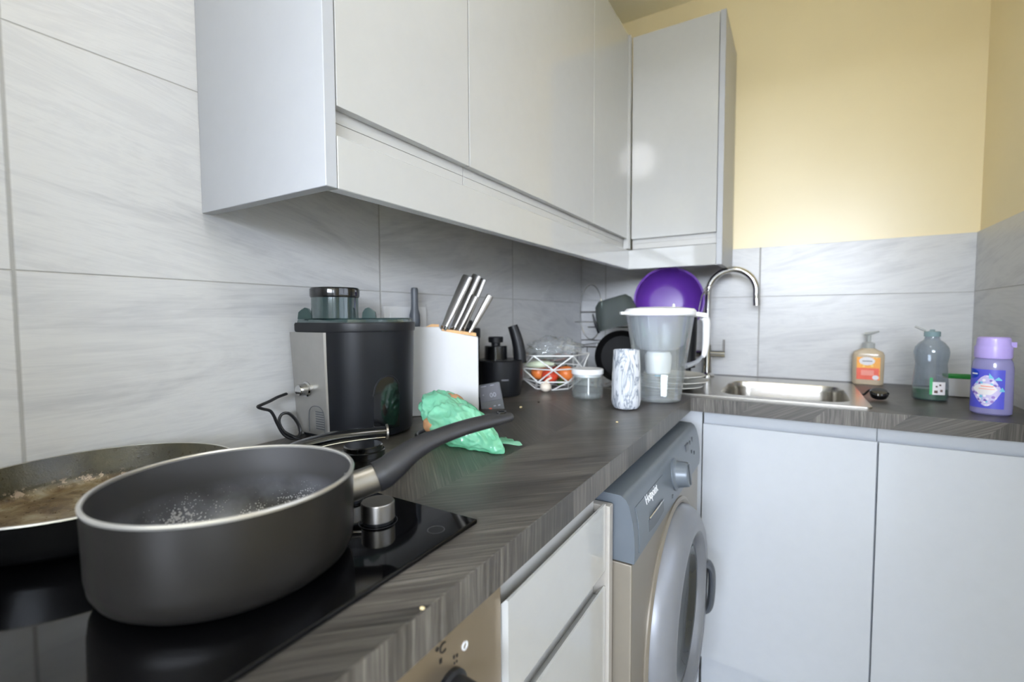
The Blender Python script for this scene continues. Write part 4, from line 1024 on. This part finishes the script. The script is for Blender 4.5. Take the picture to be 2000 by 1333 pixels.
for (x, y) in ((0.135, 1.60), (0.47, 1.60), (0.135, 1.84), (0.47, 1.84)):
    tube(b, [(x, y, 1.034), (x, y, SZ + 0.004)], 0.0035, 8)
t.part('legs', b, 'wire_white')
# purple bowl, leaning on its side against the rack
t = Thing('mixing_bowl', (0.435, 1.80, 1.05), 'large purple plastic bowl standing on edge under the far cabinet', 'bowl')
bn = Vector((0.30, -0.92, -0.10)).normalized()
bmx = frame_mx((0.440, 1.755, 1.195), bn.cross(Vector((0, 0, 1))), Vector((0, 0, 1)))
if (bmx.to_3x3() @ Vector((0, 0, 1))).dot(bn) < 0: bmx = bmx @ RY(pi)
b = B(); lathe(b, [(0.0, -0.088), (0.055, -0.088), (0.075, -0.082), (0.096, -0.060), (0.110, -0.028), (0.117, 0.0), (0.123, 0.002), (0.123, -0.002), (0.120, -0.004), (0.1135, -0.0285), (0.099, -0.0625), (0.077, -0.085), (0.055, -0.091), (0.0, -0.091)], bmx, 64); t.part('bowl', b, 'purple')
# smoked tub tipped in the rack
t = Thing('smoked_tub', (0.30, 1.68, 1.05), 'smoked grey plastic tub tipped over in the dish rack', 'tub')
sm = frame_mx((0.297, 1.640, 1.105), (0.93, 0.30, 0.28), (-0.28, 0.90, 0.0))
b = B()
def sr(w, d, r, z): return [sm @ Vector((p[0], p[1], z)) for p in rrect(w, d, r, 6)]
loft(b, [sr(0.152, 0.13, 0.03, 0.0), sr(0.146, 0.124, 0.034, 0.05), sr(0.130, 0.11, 0.04, 0.088), sr(0.10, 0.085, 0.035, 0.104)], False, True); t.part('body', b, 'smoke')
b = B(); tube(b, [sm @ Vector((-0.079, -0.03, 0.068)), sm @ Vector((-0.079, -0.03, 0.03)), sm @ Vector((-0.076, -0.03, -0.004))], [0.003, 0.0055, 0.0055], 10, smooth=3); t.part('clip', b, 'black_gloss')
# black pan standing on edge at the front of the rack
t = Thing('small_pan', (0.33, 1.555, SZ), 'small black pan standing on edge behind the marbled tumbler', 'pan')
pm = frame_mx((0.335, 1.545, SZ + 0.089), (0.97, 0.2, 0), (0.0, 0.12, 1))
b = B(); lathe(b, [(0.0, -0.012), (0.072, -0.012), (0.084, 0.006), (0.088, 0.020), (0.086, 0.020), (0.082, 0.007), (0.071, -0.009), (0.0, -0.009)], pm, 48); t.part('pan_body', b, 'matte_black')
b = B(); tube(b, [pm @ Vector((0.03, 0.08, 0.012)), pm @ Vector((0.034, 0.12, 0.02)), pm @ Vector((0.036, 0.155, 0.022))], [0.006, 0.0075, 0.006], 12, smooth=3); t.part('handle', b, 'black_plastic')
# plates lying flat
for i, (x, y, z, r, lab) in enumerate(((0.500, 1.512, SZ + 0.0005, 0.098, 'lowest white plate on the drainer beside the jug'), (0.507, 1.540, SZ + 0.0135, 0.104, 'middle white plate of the stack on the drainer'), (0.497, 1.566, SZ + 0.027, 0.100, 'topmost white plate of the stack on the drainer'))):
    t = tag(link('plate', lathe(B(), [(0.0, 0.0), (r * 0.58, 0.0), (r * 0.62, 0.002), (r, 0.0105), (r, 0.0125), (r * 0.6, 0.0042), (0.0, 0.0042)], T((x, y, z)), 56), 'plate', (x, y, z)), lab, 'plate', 'white plates on the drainer')
# cutlery cup + fork
CC = Vector((0.512, 1.735, SZ))
t = Thing('cutlery_cup', CC + Vector((0, 0, 0.044)), 'dark upright cutlery cup beside the mixer tap', 'cutlery holder')
b = B(); lathe(b, [(0.0, 0.0445), (0.026, 0.0445), (0.030, 0.16), (0.031, 0.232), (0.029, 0.232), (0.028, 0.16), (0.024, 0.048), (0.0, 0.048)], T(CC), 28); t.part('cup', b, 'black_plastic')
b = B(); lathe(b, [(0.0, 0.0005), (0.03, 0.0005), (0.03, 0.006), (0.012, 0.01), (0.012, 0.0443), (0.0, 0.0443)], T(CC), 24); t.part('stand', b, 'black_plastic')
FK = CC + Vector((0.006, -0.004, 0.07))
t = Thing('fork', FK, 'steel fork leaning out of the cutlery cup in front of the tap', 'fork')
d = Vector((0.165, 0.03, 1)).normalized()
b = B(); tube(b, [FK, FK + d * 0.12, FK + d * 0.212], [0.004, 0.0025, 0.0025], 10, flat=(0.5, 1.3)); t.part('handle', b, 'steel')
b = B()
q = FK + d * 0.210
sx_ = Vector((0.85, -0.25, -0.2)).normalized()
f2 = Vector((0.62, 0.05, 0.75)).normalized()
tube(b, [q, q + d * 0.018, q + d * 0.02 + f2 * 0.016], [0.003, 0.009, 0.0105], 12, flat=(0.2, 1.0), smooth=3)
side = f2.cross(Vector((0, 1, 0))).normalized()
for k in range(4):
    o_ = side * ((k - 1.5) * 0.0052)
    tube(b, [q + d * 0.018 + f2 * 0.012 + o_, q + d * 0.02 + f2 * 0.034 + o_ * 1.1, q + d * 0.018 + f2 * 0.052 + o_ * 1.15], [0.0014, 0.0013, 0.0007], 8)
t.part('tines', b, 'steel')

# ================================================================== bottles by the right wall
def facing(p):
    v = Vector((0.8319 - p.x, 0 - p.y, 0)).normalized(); return v, Vector((-v.y, v.x, 0))
# hand soap
SP = Vector((1.046, 1.945, WT))
fv, fr_ = facing(SP); sm = frame_mx(SP, fr_, -fv)      # local x to the right in view, local y away
t = Thing('soap_bottle', SP, 'amber hand soap pump bottle with orange label behind the sink corner', 'soap bottle')
def so(w, d, r, z): return [sm @ Vector((p[0], p[1], z)) for p in rrect(w, d, r, 6)]
b = B(); loft(b, [so(0.078, 0.042, 0.016, 0.0006), so(0.084, 0.046, 0.018, 0.004), so(0.086, 0.047, 0.018, 0.06), so(0.086, 0.047, 0.018, 0.098), so(0.078, 0.042, 0.018, 0.109), so(0.046, 0.034, 0.016, 0.117), so(0.034, 0.032, 0.0155, 0.121)]); t.part('bottle', b, 'soapbottle')
b = B(); lathe(b, [(0.0, 0.1212), (0.017, 0.1212), (0.017, 0.137), (0.010, 0.140), (0.006, 0.142), (0.006, 0.163), (0.0, 0.163)], sm, 24)
pu = t.part('pump', b, 'pump')
b = B(); tube(b, [sm @ Vector((-0.012, 0, 0.167)), sm @ Vector((0.0, 0, 0.169)), sm @ Vector((0.014, -0.004, 0.173)), sm @ Vector((0.026, -0.008, 0.177))], [0.008, 0.0085, 0.006, 0.004], 12, smooth=3, flat=(0.7, 1.0)); t.part('nozzle', b, 'pump', pu)
b = B(); box(b, -0.030, 0.032, -0.0245, -0.0237, 0.018, 0.092, mx=sm); lb = t.part('label', b, 'label_yellow')
b = B(); box(b, -0.030, 0.029, -0.0252, -0.0246, 0.018, 0.056, mx=sm); t.part('label_band', b, 'label_red', lb)
b = B(); box(b, -0.018, 0.016, -0.0257, -0.0253, 0.032, 0.049, mx=sm); t.part('label_text_block', b, 'label_pink', lb)
b = B(); prism(b, ell(0.021, 0.0135, 32, -0.003, 0.079), 0.0, 0.0006, mx=sm @ T((0, -0.0247, 0)) @ RX(pi / 2)); box(b, 0, 0, 0, 0, 0, 0) if False else None; t.part('label_oval', b, 'oval', lb)
b = B(); box(b, -0.015, 0.011, -0.0259, -0.0254, 0.0775, 0.0805, mx=sm); t.part('label_line', b, 'label_grey', lb)
b = B(); prism(b, ell(0.0085, 0.0075, 24, 0.0205, 0.026), 0.0, 0.0006, mx=sm @ T((0, -0.0254, 0)) @ RX(pi / 2)); t.part('label_dot', b, 'oval', lb)
# washing up liquid
WP = Vector((1.152, 1.668, WT))
fv, fr_ = facing(WP); sm = frame_mx(WP, fr_, -fv)
t = Thing('washing_up_bottle', WP, 'clear washing up bottle with a little green liquid and open flip cap', 'bottle')
prf = [(0.034, 0.0006), (0.0375, 0.004), (0.0375, 0.04), (0.0355, 0.07), (0.034, 0.092), (0.0335, 0.10), (0.0365, 0.118), (0.0375, 0.130), (0.035, 0.143), (0.027, 0.155), (0.0175, 0.163), (0.0155, 0.168), (0.0155, 0.172)]
b = B(); lathe(b, [(0.0, 0.0006)] + prf + [(0.0, 0.172)], sm, 44, sy=0.72); t.part('bottle', b, 'greybottle')
b = B(); lathe(b, [(0.0, 0.002)] + [(r - 0.0015, z + 0.0012) for r, z in prf[:2]] + [(0.0362, 0.031), (0.0, 0.031)], sm, 44, sy=0.71); t.part('liquid', b, 'green_liquid')
b = B(); lathe(b, [(0.0, 0.1722), (0.0175, 0.1722), (0.0175, 0.185), (0.015, 0.1865), (0.006, 0.187), (0.005, 0.191), (0.0, 0.191)], sm, 28); cp = t.part('cap', b, 'capplastic')
b = B(); tube(b, [sm @ Vector((-0.013, 0, 0.187)), sm @ Vector((-0.022, 0, 0.191)), sm @ Vector((-0.036, 0, 0.199))], [0.0045, 0.005, 0.004], 10, flat=(0.6, 1.5), up=(0, 0, 1)); t.part('flip_lid', b, 'pump', cp)
b = B()
for (x0, x1, za, zb, mi) in ((-0.001, 0.005, 0.018, 0.063, 0), (0.005, 0.030, 0.018, 0.052, 1)):
    rows = []
    for k in range(7):
        x = x0 + (x1 - x0) * k / 6; y = -0.72 * math.sqrt(max(0, 0.0382 ** 2 - x * x)) - 0.0008
        rows.append([sm @ Vector((x, y, za)), sm @ Vector((x, y, zb)), sm @ Vector((x, y + 0.0006, zb)), sm @ Vector((x, y + 0.0006, za))])
    loft(b, rows, mi=mi)
lb = t.part('label', b, ['label_green', 'oval'])
b = B(); 
for (x, z, s) in ((0.012, 0.026, 0.0035), (0.022, 0.029, 0.003), (0.013, 0.040, 0.002), (0.020, 0.044, 0.002)):
    y = -0.72 * math.sqrt(0.0382 ** 2 - x * x) - 0.0012
    box(b, x - s, x + s, y - 0.0004, y + 0.0004, z - s, z + s, mx=sm)
t.part('label_print', b, 'label_brown', lb)
# sponge tray
SPn = Vector((1.253, 1.800, WT))
t = Thing('sponge_tray', SPn, 'white oblong tray against the right wall behind the lilac bottle', 'tray')
tm = frame_mx(SPn, (0.86, 0.50, 0), (-0.5, 0.86, 0)); tm = T(SPn) 
b = B()
def tr(w, d, z): return [(SPn.x + p[0], SPn.y + p[1], WT + z) for p in rrect(w, d, 0.012, 5)]
loft(b, [tr(0.098, 0.085, 0.0006), tr(0.104, 0.091, 0.003), tr(0.112, 0.098, 0.052), tr(0.107, 0.093, 0.052), tr(0.10, 0.087, 0.006)]); t.part('tray', b, 'white')
t = Thing('sponge', SPn + Vector((0, 0, 0.008)), 'green topped washing up sponge lying in the white tray', 'sponge')
b = B(); box(b, SPn.x - 0.044, SPn.x + 0.044, SPn.y - 0.034, SPn.y + 0.034, WT + 0.0075, WT + 0.050, 0.004, 2); t.part('foam', b, 'crumb')
b = B(); box(b, SPn.x - 0.044, SPn.x + 0.044, SPn.y - 0.034, SPn.y + 0.034, WT + 0.0503, WT + 0.059, 0.003, 2); t.part('scourer', b, 'green_sponge')
# lilac bottle
LP = Vector((1.228, 1.500, WT))
fv, fr_ = facing(LP); sm = frame_mx(LP, fr_, -fv)
t = Thing('cleaner_bottle', LP, 'lilac capped bottle with a blue flowery label by the right wall', 'bottle')
b = B(); lathe(b, [(0.0, 0.0006), (0.032, 0.0006), (0.0355, 0.004), (0.036, 0.012), (0.0355, 0.105), (0.0335, 0.120), (0.031, 0.127), (0.029, 0.130), (0.0, 0.130)], sm, 48, sy=0.86); t.part('bottle', b, 'lilac_liquid')
b = B(); lathe(b, [(0.0, 0.1302), (0.0305, 0.1302), (0.032, 0.134), (0.032, 0.156), (0.0295, 0.160), (0.028, 0.176), (0.025, 0.179), (0.0, 0.179)], sm, 40)
prism(b, [(0.024, -0.010), (0.037, 0.0), (0.024, 0.010)], 0.156, 0.168, mx=sm); t.part('cap', b, 'lilac')
def wrap(bm, x0, x1, za, zb, off, R=0.036, sy=0.86, mi=0, n=14, zf=None):
    rows = []; x0 *= 0.81; x1 *= 0.81
    for k in range(n + 1):
        x = x0 + (x1 - x0) * k / n; y = -sy * math.sqrt(max(1e-8, R * R - x * x)) - off
        a, c = (za, zb) if zf is None else zf(k / n)
        rows.append([sm @ Vector((x, y, a)), sm @ Vector((x, y, c)), sm @ Vector((x, y + 0.0005, c)), sm @ Vector((x, y + 0.0005, a))])
    loft(bm, rows, mi=mi)
b = B(); wrap(b, -0.0425, 0.026, 0.016, 0.105, 0.0006); lb = t.part('label', b, 'label_blue')
b = B(); wrap(b, -0.040, 0.020, 0.02, 0.10, 0.0012, zf=lambda u: (0.056 - 0.034 * math.sin(pi * u) - 0.001, 0.060 + 0.032 * math.sin(pi * u))); t.part('flower_print', b, 'label_flowers', lb)
b = B(); wrap(b, -0.037, 0.012, 0.044, 0.072, 0.0018, zf=lambda u: (0.060 - 0.012 * min(1, 4 * min(u, 1 - u)) - 0.001, 0.060 + 0.013 * math.sin(pi * u) ** 0.6)); t.part('white_panel', b, 'oval', lb)
b = B(); wrap(b, -0.0425, -0.026, 0.084, 0.104, 0.0018, zf=lambda u: (0.094 - 0.011 * math.sqrt(max(0, 1 - u * u)) - 0.0005, 0.094 + 0.011 * math.sqrt(max(0, 1 - u * u)))); rd = t.part('roundel', b, 'label_navy', lb)
b = B(); wrap(b, -0.040, -0.029, 0.0925, 0.0955, 0.0024); t.part('roundel_line', b, 'print_white', rd)
b = B(); wrap(b, -0.022, 0.004, 0.0655, 0.0675, 0.0024); wrap(b, -0.026, 0.006, 0.060, 0.0612, 0.0024); t.part('label_print', b, 'label_pink', lb)
b = B(); wrap(b, -0.006, 0.004, 0.088, 0.097, 0.0024, zf=lambda u: (0.085, 0.085 + 0.012 * (1 - u) + 0.0005)); wrap(b, 0.006, 0.020, 0.08, 0.09, 0.0024, zf=lambda u: (0.081, 0.083 + 0.006 * (1 - abs(2 * u - 1)))); wrap(b, 0.016, 0.026, 0.058, 0.066, 0.0024, zf=lambda u: (0.056, 0.058 + 0.008 * (1 - abs(2 * u - 1)))); t.part('butterfly_print', b, 'label_cyan', lb)

# crumbs
for i, (x, y, r, m, lab) in enumerate(((0.244, 1.019, 0.0030, 'crumb', 'pale crumb on the worktop near the kitchen timer'), (0.2504, 1.1035, 0.0026, 'crumb_dark', 'dark crumb on the worktop below the wire basket'), (0.5855, 0.2705, 0.0018, 'crumb', 'tiny pale crumb on the worktop front edge below the hob'), (0.5077, 0.979, 0.0024, 'crumb', 'pale crumb on the worktop in front of the marbled tumbler'))):
    b = B(); blob(b, (x, y, WT + r * 0.6), (r * 1.2, r, r * 0.62), 2, 0.3, 2.0, seed=i * 1.7); single('crumb', b, m, (x, y, WT), lab, 'crumb')

# ================================================================== fill lamp added to brighten the room (out of the picture)
LC = Vector((0.70, 0.25, CEIL))
t = Thing('added_fill_lamp', LC, 'added unseen fill light globe on a short stem under the ceiling', 'lamp')
b = B(); lathe(b, [(0.0, -0.0005), (0.05, -0.0005), (0.05, -0.012), (0.012, -0.03), (0.012, -0.085), (0.04, -0.09), (0.04, -0.10), (0.0, -0.10)], T(LC), 32); t.part('stem', b, 'white')
b = B(); lathe(b, [(0.11 * math.sin(pi * k / 20), -0.2105 + 0.11 * math.cos(pi * k / 20)) for k in range(0, 21)], T(LC), 40); t.part('globe', b, 'fill_lamp_glow')

# ================================================================== daylight
w = bpy.data.worlds.new('World'); SC.world = w; w.use_nodes = True
nt = w.node_tree; nt.nodes.clear()
o = nt.nodes.new('ShaderNodeOutputWorld'); bg = nt.nodes.new('ShaderNodeBackground')
tc = nt.nodes.new('ShaderNodeTexCoord'); sp_ = nt.nodes.new('ShaderNodeSeparateXYZ'); rp = nt.nodes.new('ShaderNodeValToRGB')
nt.links.new(tc.outputs['Generated'], sp_.inputs[0]); 
mr = nt.nodes.new('ShaderNodeMapRange'); mr.inputs[1].default_value = -1; mr.inputs[2].default_value = 1
nt.links.new(sp_.outputs[2], mr.inputs[0]); nt.links.new(mr.outputs[0], rp.inputs[0])
cr = rp.color_ramp
cr.elements[0].position = 0.0; cr.elements[0].color = (0.16, 0.155, 0.14, 1)
cr.elements[1].position = 1.0; cr.elements[1].color = (0.80, 0.94, 1.2, 1)
e = cr.elements.new(0.510); e.color = (0.20, 0.20, 0.19, 1)
e = cr.elements.new(0.525); e.color = (1.10, 1.2, 1.36, 1)
bg.inputs[1].default_value = 60.0
nt.links.new(rp.outputs[0], bg.inputs[0]); nt.links.new(bg.outputs[0], o.inputs[0])
def portal(name, loc, rot, sx, sy):
    l = bpy.data.lights.new(name, 'AREA'); l.shape = 'RECTANGLE'; l.size = sx; l.size_y = sy; l.cycles.is_portal = True
    ob = bpy.data.objects.new(name, l); COL.objects.link(ob); ob.location = loc; ob.rotation_euler = rot
portal('window_portal', ((WX0 + WX1) / 2, YB - 0.09, (WZ0 + WZ1) / 2), (pi / 2, 0, 0), WX1 - WX0, WZ1 - WZ0)
portal('window_portal', (XR + 0.09, (SY0 + SY1) / 2, (SZ0 + SZ1) / 2), (pi / 2, 0, pi / 2), SY1 - SY0, SZ1 - SZ0)

portal('window_portal', (W + 0.13, (RY0 + RY1) / 2, (RZ0 + RZ1) / 2), (pi / 2, 0, pi / 2), RY1 - RY0, RZ1 - RZ0)

# ================================================================== camera
YAW, PITCH, ROLL, F = .5416, .0522, .0043, 915.9
cam = bpy.data.cameras.new('Camera'); co = bpy.data.objects.new('Camera', cam); COL.objects.link(co)
cy_, sy_, cp_, sp2 = math.cos(YAW), math.sin(YAW), math.cos(PITCH), math.sin(PITCH)
f_ = Vector((-sy_ * cp_, cy_ * cp_, -sp2)); r_ = Vector((cy_, sy_, 0)); u_ = r_.cross(f_)
Rp = r_ * math.cos(ROLL) - u_ * math.sin(ROLL); Up = r_ * math.sin(ROLL) + u_ * math.cos(ROLL)
mw = Matrix((Rp, Up, -f_)).transposed().to_4x4(); mw.translation = Vector((.8319, 0, WT + .2308))
co.matrix_world = mw
cam.sensor_fit = 'HORIZONTAL'; cam.sensor_width = 36.0; cam.lens = F / 2000 * 36
cam.clip_start = 0.02
cam.dof.use_dof = True; cam.dof.focus_distance = 0.72; cam.dof.aperture_fstop = 3.5
SC.camera = co
SC.view_settings.view_transform = 'Standard'; SC.view_settings.look = 'None'
SC.view_settings.exposure = -0.58; SC.view_settings.gamma = 1.0; SC.view_settings.use_curve_mapping = False
SC.cycles.use_denoising = True
SC.cycles.max_bounces = 10; SC.cycles.diffuse_bounces = 5; SC.cycles.transparent_max_bounces = 16
SC.cycles.caustics_reflective = False; SC.cycles.caustics_refractive = False
SC.cycles.sample_clamp_indirect = 6.0
